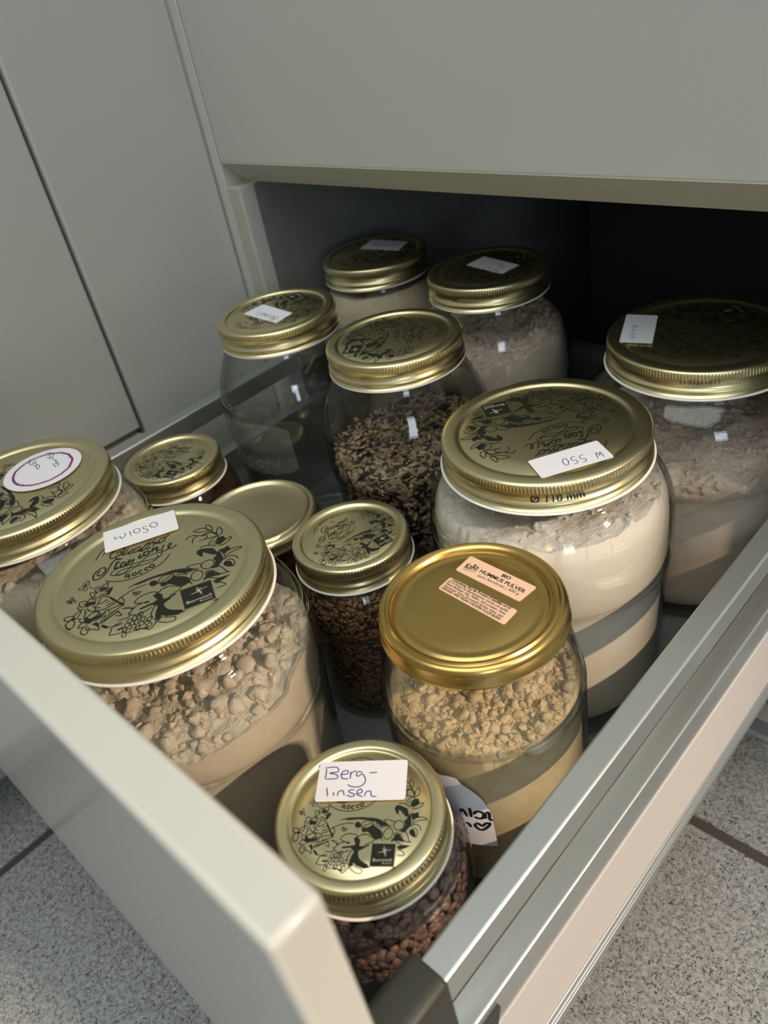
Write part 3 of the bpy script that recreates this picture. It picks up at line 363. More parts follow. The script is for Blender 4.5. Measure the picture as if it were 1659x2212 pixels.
# ------------------------------------------------------------------ jars
GL = {  # outer glass profile, mm above the drawer base
 'large': [(0, 0), (56, 0), (60.5, 2), (62.5, 8), (64, 50), (65.6, 92), (66.2, 99), (67.5, 104), (67.8, 118), (67.6, 130), (66.3, 140), (62.8, 149), (57.5, 156), (54.3, 160), (53.4, 164), (53.2, 180.0)],
 'medium': [(0, 0), (46, 0), (50, 2), (51.5, 8), (53.5, 60), (55.2, 108), (55.6, 113), (57.0, 118), (57.2, 130), (56.6, 143), (54.0, 156), (49.5, 168), (45.0, 177), (42.3, 183), (41.8, 187), (41.6, 201.0)],
 'small': [(0, 0), (34, 0), (36.5, 1.5), (37.6, 6), (39.4, 48), (40.3, 68), (41.6, 73), (42.0, 80), (41.6, 90), (40, 98), (37.2, 103.5), (34.8, 107), (34.2, 110), (34.0, 121.5)],
 'straight': [(0, 0), (43, 0), (46.5, 2), (48.2, 6), (48.4, 108), (48.3, 113), (47.4, 119), (45.6, 129), (43.4, 139), (41.2, 147), (40.2, 152), (40.0, 162.5)],
 'squat': [(0, 0), (38, 0), (41.5, 2), (42.6, 6), (42.8, 88), (42, 94), (40.4, 99), (39.6, 102), (39.4, 111.0)]}
SPEC = {  # jar: kind, lid radius, total height, x, y
 'w1050': ('large', 55, 181.5, -303.8, 107.6), 'w550': ('large', 55, 181.5, -212.6, 300.3), 'wvk': ('large', 55, 181.5, -190.2, 435.2), 'dinkel': ('large', 55, 181.5, -449.8, 106.9),
 'basmati': ('medium', 43, 202.7, -451.6, 320.6), 'wild': ('medium', 43, 202.7, -336.4, 321.0), 'bl': ('medium', 43, 199.7, -470.6, 444.5), 'br': ('medium', 43, 202.7, -350.5, 437.6),
 'berg': ('small', 35, 122.9, -169.2, 97.9), 'mid': ('small', 35, 123.5, -302.1, 225.8), 'left': ('small', 35, 127.3, -479.5, 218.2),
 'hummus': ('straight', 42, 163.9, -176.4, 187.6), 'plain': ('squat', 41, 112.4, -388.0, 218.6)}
def qs_profile(R):
    return [(0, -0.9), (.60*R, -0.9), (.795*R, -0.9), (.81*R, -1.3), (.825*R, -1.3), (.84*R, -0.75), (.858*R, -0.1), (.875*R, 0), (.955*R, 0), (.978*R, -.25), (.994*R, -0.9), (R, -1.8),
            (R, -2.1), (R, -5.2), (.995*R, -5.7), (.982*R, -6.6), (.978*R, -7.4), (.980*R, -9.6), (.990*R, -10.6), (1.008*R, -11.6), (1.014*R, -12.6), (1.004*R, -13.6), (.992*R, -14.2), (.998*R, -14.8), (1.018*R, -15.6), (1.012*R, -16.0),
            (.975*R, -15.6), (.972*R, -2.6), (0, -2.4)]
def gl_profile(R):
    return [(0, -1.7), (.45*R, -1.7), (.672*R, -1.7), (.70*R, -2.1), (.735*R, -2.15), (.765*R, -1.75), (.80*R, -1.7), (.818*R, -2.5), (.832*R, -2.5), (.852*R, -1.0), (.875*R, -.15), (.90*R, 0), (.912*R, -.6), (.922*R, -.95), (.938*R, -.7), (.955*R, -.8), (.978*R, -1.6),
            (.994*R, -2.8), (R, -4.0), (1.001*R, -8.6), (1.012*R, -9.4), (1.018*R, -10.2), (1.008*R, -11.0), (.985*R, -11.0), (.972*R, -10), (.970*R, -3.4), (0, -3.2)]
def pl_profile(R):
    return [(0, -1.9), (.5*R, -1.9), (.80*R, -1.9), (.822*R, -1.5), (.845*R, -.4), (.862*R, 0), (.878*R, -.3), (.895*R, -1.5), (.912*R, -1.6), (.93*R, -1.1), (.955*R, -1.3), (.982*R, -2.4), (.997*R, -3.8),
            (R, -5), (1.001*R, -8.4), (1.014*R, -9.2), (1.018*R, -10), (1.006*R, -10.8), (.985*R, -10.8), (.972*R, -10), (.970*R, -3.6), (0, -3.4)]
def prof_z(R, r):
    p = [q for q in qs_profile(R)[:11]]; xs = [a for a, b in p]; zs = [max(b, -0.9) for a, b in p]
    return float(np.interp(r, xs, zs))
_lid = {}
def lid_obj(kind, R, H, parent):
    k = (kind, R)
    if k in _lid:
        o = _lid[k].copy(); C.collection.objects.link(o); o.parent = parent
    else:
        if kind in ('large', 'medium', 'small'):
            teeth = {55: 190, 43: 150, 35: 118}[R]; n = teeth*5; pr = qs_profile(R); kn = {12: 1.0, 13: 1.0}
            if R == 35: kn = {12: 0.75, 13: 0.75}
            pr = pr[:12]+[(pr[12][0], -2.2), (pr[13][0]*1.004, -5.0)]+pr[14:]
            def fn(i, th):
                if i in (12, 13): return 0.30*np.sign(np.sin(teeth*th+0.3))*np.abs(np.sin(teeth*th+0.3))**0.6 - 0.05
                return 0*th
            v, f = lathe(pr, n, fn); m = MAT['gold']
        else:
            v, f = lathe(gl_profile(R) if kind == 'straight' else pl_profile(R), 192); m = MAT['gold_deep'] if kind == 'straight' else MAT['gold_plain']
        o = mk('lid', v, f, m, parent, auto=50); fixn(o)
        _lid[k] = o
    o.location = (0, 0, H/1000); return o
_art = {}
def artwork(R, lid, theta):
    if R not in _art:
        parts = []; mx_ = max(math.hypot(x, y) for pts in [p for w, p in ART_STROKES]+ART_FILLS+[ART_LOGO['frame']] for x, y in pts)
        k_ = 0.822*R/mx_
        for w, pts in ART_STROKES:
            p = [(x*k_, y*k_) for x, y in pts]; v, f = ribbon(p, w*R/1000*1.45, 0); parts.append((v, f, 0))
        for pts in ART_FILLS:
            v, f = fill2d([(x*k_, y*k_) for x, y in pts]); parts.append((v, f, 0))
        def q(k): return [(x*k_, y*k_) for x, y in ART_LOGO[k]]
        v, f = fill2d(q('frame')); parts.append(([(a, b, 0.03) for a, b, c in v], f, 2))
        v, f = fill2d(q('black')); parts.append(([(a, b, 0.06) for a, b, c in v], f, 0))
        for s_ in ART_LOGO['star']:
            v, f = ribbon([(x*k_, y*k_) for x, y in s_], 0.006*R, 0.09); parts.append((v, f, 1))
        for s_, k in (('Bormioli', 't1'), ('Rocco', 't2')):
            a, b, c = q(k); h = math.hypot(c[0]-a[0], c[1]-a[1]); v, f = place_text(s_, a, b, h, 0.09, 0.0); parts.append((v, f, 1))
        V, F, I = join(parts)
        V = [(x, y, z+0.05-0.9) for x, y, z in V]
        o = mk('printed_artwork', V, F, [MAT['ink'], MAT['print_grey'], MAT['gold']], lid, smooth=False, mi=I); _art[R] = o
    else:
        o = _art[R].copy(); C.collection.objects.link(o); o.parent = lid
    o.rotation_euler = (0, 0, math.radians(theta)); return o
def rounded_quad(c, k=0.06):
    out = []
    c = [np.array(p, float) for p in c]; n = 4
    for i in range(n):
        p, a, b = c[i], c[i-1], c[(i+1) % n]
        da = (a-p)/np.linalg.norm(a-p)*1.2; db = (b-p)/np.linalg.norm(b-p)*1.2
        for t in (0, .33, .67, 1): out.append(tuple(p+da*(1-t)**2+db*t**2))
    return out
def slab(poly, z, h):
    poly = list(poly)
    if sum(poly[i-1][0]*poly[i][1]-poly[i][0]*poly[i-1][1] for i in range(len(poly))) < 0: poly.reverse()
    n = len(poly); v, f = fill2d(poly, z+h); v = v+[(p[0], p[1], z) for p in poly]
    for i in range(n): j = (i+1) % n; f.append((i, i+n, j+n, j))
    return v, f
def sticker(key, lid, z, extra=None, paper='paper', pen='pen', w=0.42, name='handwritten_sticker', label=None):
    parts = [(*slab(rounded_quad(STICKER[key]), z, 0.12), 0)]
    for s_ in WRITING.get(key, []): parts.append((*ribbon(s_, w, z+0.15), 1))
    for e in (extra or []): parts.append(e)
    V, F, I = join(parts)
    o = mk(name, V, F, [MAT[paper], MAT[pen]], lid, smooth=False, mi=I)
    if label: o['label'] = label
    return o
HAND = {'W': [[(0, .95), (.12, .05), (.3, .6), (.5, .05), (.62, 1)]], '5': [[(.5, 1), (.12, .95), (.08, .55), (.4, .55), (.48, .2), (.25, 0), (.02, .08)]], '0': [[(.25, 1), (.02, .6), (.08, .12), (.3, 0), (.52, .4), (.45, .9), (.25, 1)]], 'B': [[(0, 0), (.05, 1), (.5, .95), (.5, .65), (.1, .55), (.6, .45), (.6, .08), (0, 0)]], 'a': [[(.5, .5), (.2, .55), (.05, .25), (.25, 0), (.5, .3), (.5, .55), (.5, .05), (.65, 0)]], 's': [[(.45, .5), (.15, .5), (.1, .35), (.4, .2), (.3, 0), (0, .05)]],
 'm': [[(0, 0), (.05, .5), (.05, .35), (.25, .52), (.3, 0), (.35, .4), (.55, .52), (.6, 0)]], 't': [[(.2, .9), (.15, .1), (.35, 0)], [(0, .6), (.4, .62)]], 'i': [[(.1, .5), (.12, 0)], [(.12, .72), (.13, .76)]],
 'R': [[(0, 0), (.05, 1), (.5, .9), (.4, .5), (.1, .5), (.55, 0)]], 'e': [[(0, .3), (.4, .35), (.3, .55), (.05, .4), (.1, .05), (.4, .05)]], 'h': [[(.05, 1), (0, 0), (.1, .4), (.35, .5), (.4, 0)]], 'l': [[(.1, 1), (.08, 0)]], 'H': [[(0, 0), (.05, 1)], [(.5, 0), (.55, 1)], [(0, .5), (.55, .5)]],
 'f': [[(.4, .95), (.2, .9), (.15, 0), (.1, -.3)], [(0, .5), (.35, .52)]], 'r': [[(.05, .5), (.05, 0), (.1, .4), (.35, .5)]], 'k': [[(.05, 1), (0, 0)], [(.4, .5), (.05, .25), (.4, 0)]], 'o': [[(.25, .5), (.02, .25), (.25, 0), (.48, .25), (.25, .5)]], 'n': [[(0, 0), (.05, .5), (.05, .35), (.3, .52), (.4, 0)]], 'd': [[(.45, .5), (.1, .45), (.05, .1), (.3, 0), (.5, .3), (.52, 1), (.5, 0)]], 'g': [[(.45, .5), (.1, .45), (.05, .15), (.3, .05), (.48, .4), (.45, -.3), (.1, -.35)]], ' ': []}
def hand(word, a, b, h, z, w=0.4):
    """handwriting from a to b with capital height h"""
    a = np.array(a, float); b = np.array(b, float); d = b-a; L = np.hypot(*d); d /= L; n = np.array([-d[1], d[0]]); st = L/len(word); out = []
    for i, ch in enumerate(word):
        for s_ in HAND[ch]: out.append((*ribbon([tuple(a+d*(i*st+x*st*1.25)+n*y*h) for x, y in s_], w, z), 1))
    return out
def on_side(s_, r, a0, a1, z, h, up=True, bold=0.0):
    """lettering bent round an upright cylinder from angle a0 to a1 (degrees)"""
    v, f, w = text2d(s_, bold)
    return [(r*math.cos(math.radians(a0+(a1-a0)*x/w)), r*math.sin(math.radians(a0+(a1-a0)*x/w)), z+y*h/0.69) for x, y in v], f
def ribbon_side(pts, w, r):
    """pts are (angle deg, z)"""
    k = r*math.pi/180; v, f = ribbon([(a*k, z) for a, z in pts], w)
    return [(r*math.cos(x/r), r*math.sin(x/r), y) for x, y, _ in v], f

def glass_profile(kind, H):
    g = GL[kind]; k = (H-1.6)/g[-1][1]
    zs = [z for _, z in g]; top = g[-1][1]
    # only the body between base and shoulder stretches
    ex = (H-1.6)-top
    o = [(r, z+(ex*min(1, z/60.0))) for r, z in g]
    return o[:3]+smooth_profile(o[2:], 4)[1:]
_r = {}
def inner_fn(kind, H):
    p = glass_profile(kind, H); zs = np.array([z for r, z in p[2:]]); rs = np.array([r-2.6 for r, z in p[2:]])
    return lambda z: np.interp(z, zs, rs)
JARS = {}
def build_jar(key, label, group, lid_theta=None):
    kind, R, H, x, y = SPEC[key]
    j = thing('preserving_jar', label, 'jar', (x, y, -400), group)
    p = glass_profile(kind, H); outer = p
    inner = [(max(r-2.5, 0), z) for r, z in p if z > 7]; inner = [(0, 5.2), (inner[0][0]-6, 5.2), (inner[0][0]-1, 6.2)]+inner
    v, f = lathe(outer+inner[::-1], 128); g = mk('glass_body', v, f, MAT['glass'], j, auto=60); fixn(g)
    lid = lid_obj(kind, R, H, j)
    if kind in ('large', 'medium', 'small'):
        rr = (1.03 if kind != 'medium' else 1.008)*R; v, f = lathe([(rr-2.2, -16.1), (rr-.2, -16.0), (rr+.4, -16.35), (rr+.35, -16.9), (rr-.4, -17.2), (rr-2.4, -17.0), (rr-2.2, -16.1)], 128)
        s_ = mk('sealing_ring', v, f, MAT['white'], j); fixn(s_); s_.location = (0, 0, H/1000)
        if lid_theta is not None: artwork(R, lid, lid_theta)
    JARS[key] = (j, lid); return j, lid

def vnoise(x, y, s, seed):
    g = np.random.default_rng(seed).random((64, 64)); u, v = x/s+31.3, y/s+27.7
    i, j = np.floor(u).astype(int), np.floor(v).astype(int); a, b = u-i, v-j; a = a*a*(3-2*a); b = b*b*(3-2*b); i %= 64; j %= 64; i1 = (i+1) % 64; j1 = (j+1) % 64
    return (g[i, j]*(1-a)*(1-b)+g[i1, j]*a*(1-b)+g[i, j1]*(1-a)*b+g[i1, j1]*a*b)-0.5
def crumb_shape():
    import bmesh
    bm = bmesh.new(); bmesh.ops.create_icosphere(bm, subdivisions=2, radius=1.0); v = np.array([tuple(q.co) for q in bm.verts]); bm.verts.index_update()
    f = [tuple(q.index for q in p.verts) for p in bm.faces]; bm.free(); return v, f
CRUMB = crumb_shape()
def powder(key, name, label, cat, level, slope=(0, 0), amp=3.0, lumps=(120, 1.0, 4.0), mats=('flour_top', 'flour_side'), seed=1, dome=0.0, group=None, crumbs=None):
    kind, R, H, x0, y0 = SPEC[key]; rin = inner_fn(kind, H); nt, nr = 300, 130
    g = np.random.default_rng(seed); n, r1_, r2_ = lumps
    lr = r1_+(r2_-r1_)*g.random(n)**3.5; la = g.random(n)*2*np.pi; ld = np.sqrt(g.random(n))*66; lx, ly = ld*np.cos(la), ld*np.sin(la)
    sq = 0.6+0.5*g.random(n)
    def h(x, y):
        z = level+slope[0]*x+slope[1]*y+dome*(1-(x*x+y*y)/3600)
        z = z+amp*(1.2*vnoise(x, y, 22, seed)+.8*vnoise(x, y, 9, seed+1)+.35*vnoise(x, y, 4, seed+2)+.14*vnoise(x, y, 1.8, seed+3))
        b = np.zeros_like(z); wx = x+1.1*vnoise(x, y, 2.2, seed+7)+0.5*vnoise(x, y, 1.1, seed+9); wy = y+1.1*vnoise(x, y, 2.2, seed+8)+0.5*vnoise(x, y, 1.1, seed+10)
        for k in range(n):
            dx = (wx-lx[k]); dy = (wy-ly[k]); d2 = dx*dx+dy*dy*(0.7+0.6*sq[k]) ; m_ = d2 < lr[k]**2
            if m_.any(): b = np.where(m_, np.maximum(b, sq[k]*np.minimum(np.sqrt(np.maximum(lr[k]**2-d2, 0)), 0.55*lr[k])), b)
        return z+b+0.5*vnoise(x, y, 0.8, seed+5)
    th = np.linspace(0, 2*np.pi, nt, endpoint=False); r = np.full(nt, float(rin(level)))-.3
    for _ in range(4):
        z = h(r*np.cos(th), r*np.sin(th)); z = np.clip(z, 10, H-4); r = rin(z)-.3
    V = []; F = []; I = []; rows = []
    V.append(np.array([[0, 0, 5.5]])); c = 1
    for k in range(0, 15):
        t = k/14; zz = 5.8+(z-5.8)*t; rr = np.minimum(rin(np.maximum(zz, 8))-.3, 200); rr = rr-(6 if k == 0 else 0)
        V.append(np.stack([rr*np.cos(th), rr*np.sin(th), zz], 1)); rows.append(c); c += nt
    zr = np.linspace(level-40, H-3, 400); rz = rin(zr)
    for k in range(1, nr):
        t = 1-k/nr; xx, yy = r*np.cos(th)*t, r*np.sin(th)*t; hz = h(xx, yy)
        rad = r*t; zm = np.array([zr[rz >= q+.2].max() if (rz >= q+.2).any() else H for q in rad]); hz = np.minimum(hz, zm-0.3)
        hz = np.where(t > 0.96, 0.5*hz+0.5*z, hz)
        V.append(np.stack([xx, yy, hz], 1)); rows.append(c); c += nt
    hc = h(np.zeros(1), np.zeros(1))[0]; V.append(np.array([[0, 0, min(hc, H-4)]])); ctr = c
    V = np.concatenate(V)
    idx = np.arange(nt); nx = (idx+1) % nt
    F += [(0, int(rows[0]+b), int(rows[0]+a)) for a, b in zip(idx, nx)]; I += [1]*nt
    for q, (a, b) in enumerate(zip(rows[:-1], rows[1:])):
        F += [(int(a+i), int(a+j), int(b+j), int(b+i)) for i, j in zip(idx, nx)]; I += [1 if q < 14 else 0]*nt
    F += [(int(rows[-1]+i), int(rows[-1]+j), ctr) for i, j in zip(idx, nx)]; I += [0]*nt
    # loose angular crumbs lying on the surface
    if crumbs:
        nc, c1, c2 = crumbs; TV, TF = CRUMB; rc = c1+(c2-c1)*g.random(nc)**8; q = np.sqrt(g.random(nc))*(float(rin(level))-1.2-rc); a = g.random(nc)*2*np.pi
        cx_, cy_ = q*np.cos(a), q*np.sin(a); cz = h(cx_, cy_)+rc*0.05
        jit = 1+0.21*g.normal(size=(nc, len(TV), 1)).clip(-1.5, 1.5); sc = rc[:, None, None]*(0.75+0.5*g.random((nc, 1, 3)))
        cv = (TV[None]*jit*sc+np.stack([cx_, cy_, cz], 1)[:, None, :]).reshape(-1, 3)
        lim = rin(np.clip(cv[:, 2], 8, H-4))-.3; rad = np.hypot(cv[:, 0], cv[:, 1]); k_ = np.minimum(1, lim/np.maximum(rad, 1e-6)); cv[:, 0] *= k_; cv[:, 1] *= k_; cv[:, 2] = np.minimum(cv[:, 2], H-4)
        o0 = len(V); V = np.concatenate([V, cv]); F += [tuple(int(k+o0+i*len(TV)) for k in t) for i in range(nc) for t in TF]; I += [0]*(nc*len(TF))
    o = mk(name, V, F, [MAT[mats[0]], MAT[mats[1]]], None, mi=I, auto=75); o.location = W(x0, y0, -400)
    return tag(o, label, cat, group, 'stuff')
def grains(key, name, label, cat, level, size, matname, core, slope=(0, 0), amp=4.0, dens=1.5, lat=4, lon=7, seed=3, slender=None, group=None):
    kind, R, H, x0, y0 = SPEC[key]; rin = inner_fn(kind, H); g = np.random.default_rng(seed); a, b, c = size
    def h(x, y): return level+slope[0]*x+slope[1]*y+amp*(vnoise(x, y, 20, seed)+.5*vnoise(x, y, 8, seed+1))
    area_s = 2*np.pi*float(rin(level*.6))*level; ns = int(area_s/(np.pi*a*b)*dens); ntp = int(np.pi*float(rin(level))**2/(np.pi*a*b)*dens*1.2)
    th = g.random(ns)*2*np.pi; zt = h(0.95*rin(level)*np.cos(th), 0.95*rin(level)*np.sin(th)); zz = 6+(zt-6)*g.random(ns); rr = rin(zz)-c*0.9-.3-g.random(ns)*c*2.0
    P = np.stack([rr*np.cos(th), rr*np.sin(th), zz], 1); nrm = np.stack([np.cos(th), np.sin(th), 0*th], 1)
    th2 = g.random(ntp)*2*np.pi; q = np.sqrt(g.random(ntp)); r2_ = (rin(level)-a)*q; x, y = r2_*np.cos(th2), r2_*np.sin(th2); z2 = h(x, y)+(g.random(ntp)-.6)*c*2
    P = np.concatenate([P, np.stack([x, y, z2], 1)]); nrm = np.concatenate([nrm, np.tile([0, 0, 1.0], (ntp, 1))]); n = len(P)
    nrm = nrm+np.concatenate([0.28*g.normal(size=(ns, 3)), 0.45*g.normal(size=(ntp, 3))]); nrm /= np.linalg.norm(nrm, axis=1, keepdims=True)
    t = g.normal(size=(n, 3)); t -= (t*nrm).sum(1, keepdims=True)*nrm; t /= np.linalg.norm(t, axis=1, keepdims=True); u = np.cross(nrm, t)
    ph = np.linspace(0, np.pi, lat+1)[1:-1]; tl = [(0, 0, 1)]
    for p_ in ph:
        for k in range(lon): al = 2*np.pi*k/lon; tl.append((np.sin(p_)*np.cos(al), np.sin(p_)*np.sin(al), np.cos(p_)))
    tl.append((0, 0, -1)); T = np.array(tl); nv = len(T); tf = []
    for k in range(lon): tf.append((0, 1+k, 1+(k+1) % lon))
    for l in range(lat-2):
        for k in range(lon): tf.append((1+l*lon+k, 1+(l+1)*lon+k, 1+(l+1)*lon+(k+1) % lon, 1+l*lon+(k+1) % lon))
    for k in range(lon): tf.append((nv-1, 1+(lat-2)*lon+(k+1) % lon, 1+(lat-2)*lon+k))
    rnd = g.random(n); sc = 0.85+0.3*g.random((n, 1, 1)); A, B, Cc = np.full(n, a), np.full(n, b), np.full(n, c)
    if slender: m_ = rnd < slender[0]; A[m_] *= slender[1]; B[m_] *= slender[2]; Cc[m_] *= slender[2]
    L = T[None]*np.stack([A, B, Cc], 1)[:, None, :]*sc
    V = P[:, None, :]+L[..., 0:1]*t[:, None, :]+L[..., 1:2]*u[:, None, :]+L[..., 2:3]*nrm[:, None, :]
    V = V.reshape(-1, 3); rad = np.hypot(V[:, 0], V[:, 1]); lim = rin(np.clip(V[:, 2], 8, H-4))-.25; s_ = np.minimum(1, lim/np.maximum(rad, 1e-6)); V[:, 0] *= s_; V[:, 1] *= s_; V[:, 2] = np.clip(V[:, 2], 5.5, H-4)
    F = []; base = (np.arange(n)*nv).tolist()
    for o_ in base: F += [tuple(k+o_ for k in q_) for q_ in tf]
    I = [0]*len(F); R_ = np.repeat(rnd, nv)
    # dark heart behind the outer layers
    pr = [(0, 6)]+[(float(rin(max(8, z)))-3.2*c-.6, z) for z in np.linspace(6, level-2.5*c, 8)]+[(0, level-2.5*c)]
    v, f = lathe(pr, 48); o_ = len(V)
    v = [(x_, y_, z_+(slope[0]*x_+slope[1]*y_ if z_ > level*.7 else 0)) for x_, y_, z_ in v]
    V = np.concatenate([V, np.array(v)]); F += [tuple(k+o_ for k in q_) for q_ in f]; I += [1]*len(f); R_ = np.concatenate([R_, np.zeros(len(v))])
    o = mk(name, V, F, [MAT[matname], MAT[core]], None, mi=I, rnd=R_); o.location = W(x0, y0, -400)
    return tag(o, label, cat, group, 'stuff')
def fmat(nm, c1, c2, top=True):
    MAT[nm] = mat(nm, c1, 0.9, spec=0.1, build=noise_color(c1, c2, 260 if top else 120, 0.3, 0.7, bump=0.9 if top else 0.22, bscale=900 if top else 420, dist=0.0008))
fmat('flour_top', (0.60, 0.53, 0.43), (0.76, 0.69, 0.58)); fmat('flour_side', (0.68, 0.60, 0.49), (0.74, 0.66, 0.55), False)
fmat('white_top', (0.68, 0.62, 0.55), (0.80, 0.75, 0.68)); fmat('white_side', (0.78, 0.71, 0.63), (0.82, 0.76, 0.68), False)
fmat('whole_top', (0.50, 0.40, 0.33), (0.72, 0.62, 0.54)); fmat('whole_side', (0.62, 0.52, 0.44), (0.70, 0.61, 0.53), False)
fmat('chick_top', (0.55, 0.43, 0.25), (0.80, 0.66, 0.44)); fmat('chick_side', (0.66, 0.53, 0.33), (0.76, 0.63, 0.42), False)
fmat('tan_top', (0.50, 0.41, 0.28), (0.62, 0.52, 0.38)); fmat('tan_side', (0.52, 0.44, 0.32), (0.60, 0.51, 0.38), False)
fmat('dark_top', (0.07, 0.035, 0.018), (0.12, 0.06, 0.03)); fmat('dark_side', (0.06, 0.028, 0.015), (0.10, 0.05, 0.025), False)
MAT['lentil'] = mat('brown_lentil_skin', (0.2, 0.1, 0.07), 0.5, build=rnd_ramp([(0.0, (0.12, 0.085, 0.08)), (0.5, (0.20, 0.13, 0.115)), (1.0, (0.33, 0.18, 0.135))]))
MAT['seed'] = mat('brown_seed_skin', (0.2, 0.1, 0.05), 0.4, build=rnd_ramp([(0.0, (0.14, 0.07, 0.03)), (0.6, (0.24, 0.12, 0.055)), (1.0, (0.36, 0.20, 0.10))]))
MAT['rice'] = mat('tan_and_black_rice', (0.4, 0.3, 0.2), 0.55, build=rnd_ramp([(0.44, (0.010, 0.008, 0.006)), (0.46, (0.22, 0.15, 0.09)), (0.8, (0.36, 0.26, 0.165)), (1.0, (0.46, 0.36, 0.25))]))
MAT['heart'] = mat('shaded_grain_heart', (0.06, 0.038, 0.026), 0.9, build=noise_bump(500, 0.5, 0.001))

G1 = 'large preserving jars with wide gold lids'; G2 = 'tall preserving jars with medium gold lids'; G3 = 'small preserving jars with narrow gold lids'
j, lid = build_jar('w1050', 'large glass jar of pale lumpy flour, gold lid with white sticker reading W1050', G1, 61)
sticker('w1050', lid, 0.08, pen='pen_dark', label='white sticker handwritten W1050')
j, lid = build_jar('w550', 'large glass jar of white flour, gold lid with upside-down white sticker reading W 550', G1, 228.5)
WRITING['w550'] = []
sticker('w550', lid, 0.08, extra=hand('W 550', (38.5, -8.2), (24.6, -24.4), 6.2, 0.23, 0.42), label='white sticker handwritten W 550')
v, f = on_side('\u00d8 110 mm', 54.45, -64, -36, -10.6, 3.6, bold=0.004); mk('rim_lettering', v, f, MAT['ink'], lid, smooth=False)
j, lid = build_jar('wvk', 'large glass jar of brownish flour at the right edge, dark lid with sticker reading WVK', G1, 140)
sticker('wvk', lid, 0.08, label='white sticker handwritten WVK')
v, f = on_side('7135211617', 55.15, -77, -54, -7.2, 2.6); mk('rim_lettering', v, f, MAT['ink'], lid, smooth=False)
j, lid = build_jar('dinkel', 'large glass jar at the left edge, gold lid with round purple-ringed sticker', G1, -6)
parts = []
cx_, cy_ = -1.2, 18.6
circ = lambda r, n=64: [(cx_+r*math.cos(2*math.pi*k/n), cy_+r*math.sin(2*math.pi*k/n)) for k in range(n)]
parts.append((*slab(circ(23.3), 0.08, 0.12), 0))
parts.append((*ribbon([(x+random.Random(k).uniform(-.25, .25), y+random.Random(k+99).uniform(-.25, .25)) for k, (x, y) in enumerate(circ(17.6)+circ(17.6)[:1])], 1.6, 0.22, taper=False), 2))
for k in range(40):
    a = 2*math.pi*k/40; parts.append((*ribbon([(cx_+15.9*math.cos(a), cy_+15.9*math.sin(a)), (cx_+15.4*math.cos(a), cy_+15.4*math.sin(a))], 0.25, 0.22), 2))
for s_ in WRITING['dinkel']: parts.append((*ribbon(s_, 0.5, 0.23), 1))
V, F, I = join(parts); o = mk('handwritten_sticker', V, F, [MAT['paper'], MAT['pen_dark'], MAT['plum']], lid, smooth=False, mi=I); o['label'] = 'round white sticker with a plum ring'
j, lid = build_jar('basmati', 'tall nearly empty glass jar by the left rail, gold lid with small white sticker', G2, 162)
q = STICKER['basmati']; sticker('basmati', lid, -0.82, extra=hand('Basmati', (q[1][0]-4, q[1][1]-9.5), (q[0][0]+6, q[0][1]-10.5), 6.5, -0.66, 0.4), pen='pen_dark', label='white sticker handwritten Basmati')
# pressed glass cartouche on the jar front
parts = []; rr = 56.9; A0, A1, Z0, Z1 = -128.0, -48.0, 92.0, 146.0
vv, ff = [], []
na, nz_ = 40, 14
for i in range(na+1):
    for k in range(nz_+1):
        a = A0+(A1-A0)*i/na; e = abs(2*i/na-1); wob = 1.0-0.22*e**4+0.03*math.sin(i*1.1); zc = (Z0+Z1)/2; z = zc+(k/nz_-.5)*(Z1-Z0)*wob*0.82
        r_ = float(inner_fn('medium', 202.7)(z))+2.6+.12; vv.append((r_*math.cos(math.radians(a)), r_*math.sin(math.radians(a)), z))
for i in range(na):
    for k in range(nz_):
        s_ = i*(nz_+1)+k; ff.append((s_, s_+nz_+1, s_+nz_+2, s_+1))
parts.append((vv, ff, 0))
for s_, a0, a1, z, h_ in (('Quattro', -118, -66, 121, 11), ('Stagioni', -116, -60, 104, 11)):
    v, f, w_ = text2d(s_, 0.01, 0.25)
    parts.append(([((57.6 if zz < 200 else 0)*math.cos(math.radians(a0+(a1-a0)*x/w_)), 57.6*math.sin(math.radians(a0+(a1-a0)*x/w_)), zz) for x, y in v for zz in [z+y*h_/0.69]], f, 0))
V, F, I = join(parts); o = mk('pressed_glass_emblem', V, F, [MAT['emboss']], j, smooth=True)
j, lid = build_jar('wild', 'tall glass jar of black and tan rice, gold lid without sticker', G2, -61)
j, lid = build_jar('bl', 'tall glass jar of tan flour standing furthest back on the left', G2, 150)
q = STICKER['bl']; sticker('bl', lid, -0.82, extra=hand('Hafer', (q[3][0]+5, q[3][1]+8), (q[2][0]-6, q[2][1]+8), 6, -0.66, 0.35))
j, lid = build_jar('br', 'tall glass jar of pale crumbly flour in the dark back of the cabinet', G2, 120)
q = STICKER['br']; sticker('br', lid, -0.82, extra=hand('Reis', (q[1][0]-7, q[1][1]-7), (q[0][0]+18, q[0][1]-7), 5, -0.66, 0.35)+hand('mehl', (q[2][0]-4, q[2][1]+3.5), (q[3][0]+14, q[3][1]+4), 5, -0.66, 0.35))
v, f = on_side('MADE IN ITALY', 42.6, -112, -81, -9.0, 2.7, bold=0.01); mk('rim_lettering', v, f, MAT['ink'], lid, smooth=False)
j, lid = build_jar('berg', 'small glass jar of brown lentils in the front corner, sticker reading Berg-linsen', G3, 34.3)
sticker('berg', lid, 0.08, w=0.5, label='white sticker handwritten Berg-linsen')
j, lid = build_jar('mid', 'small glass jar of brown seeds in the middle of the drawer', G3, 72.9)
j, lid = build_jar('left', 'small glass jar with dark brown contents against the left drawer rail', G3, 20)
j, lid = build_jar('hummus', 'glass jar of yellowish chickpea flour, deep gold lid with two peach labels', 'screw top jars with plain pressed lids')
z = -1.62
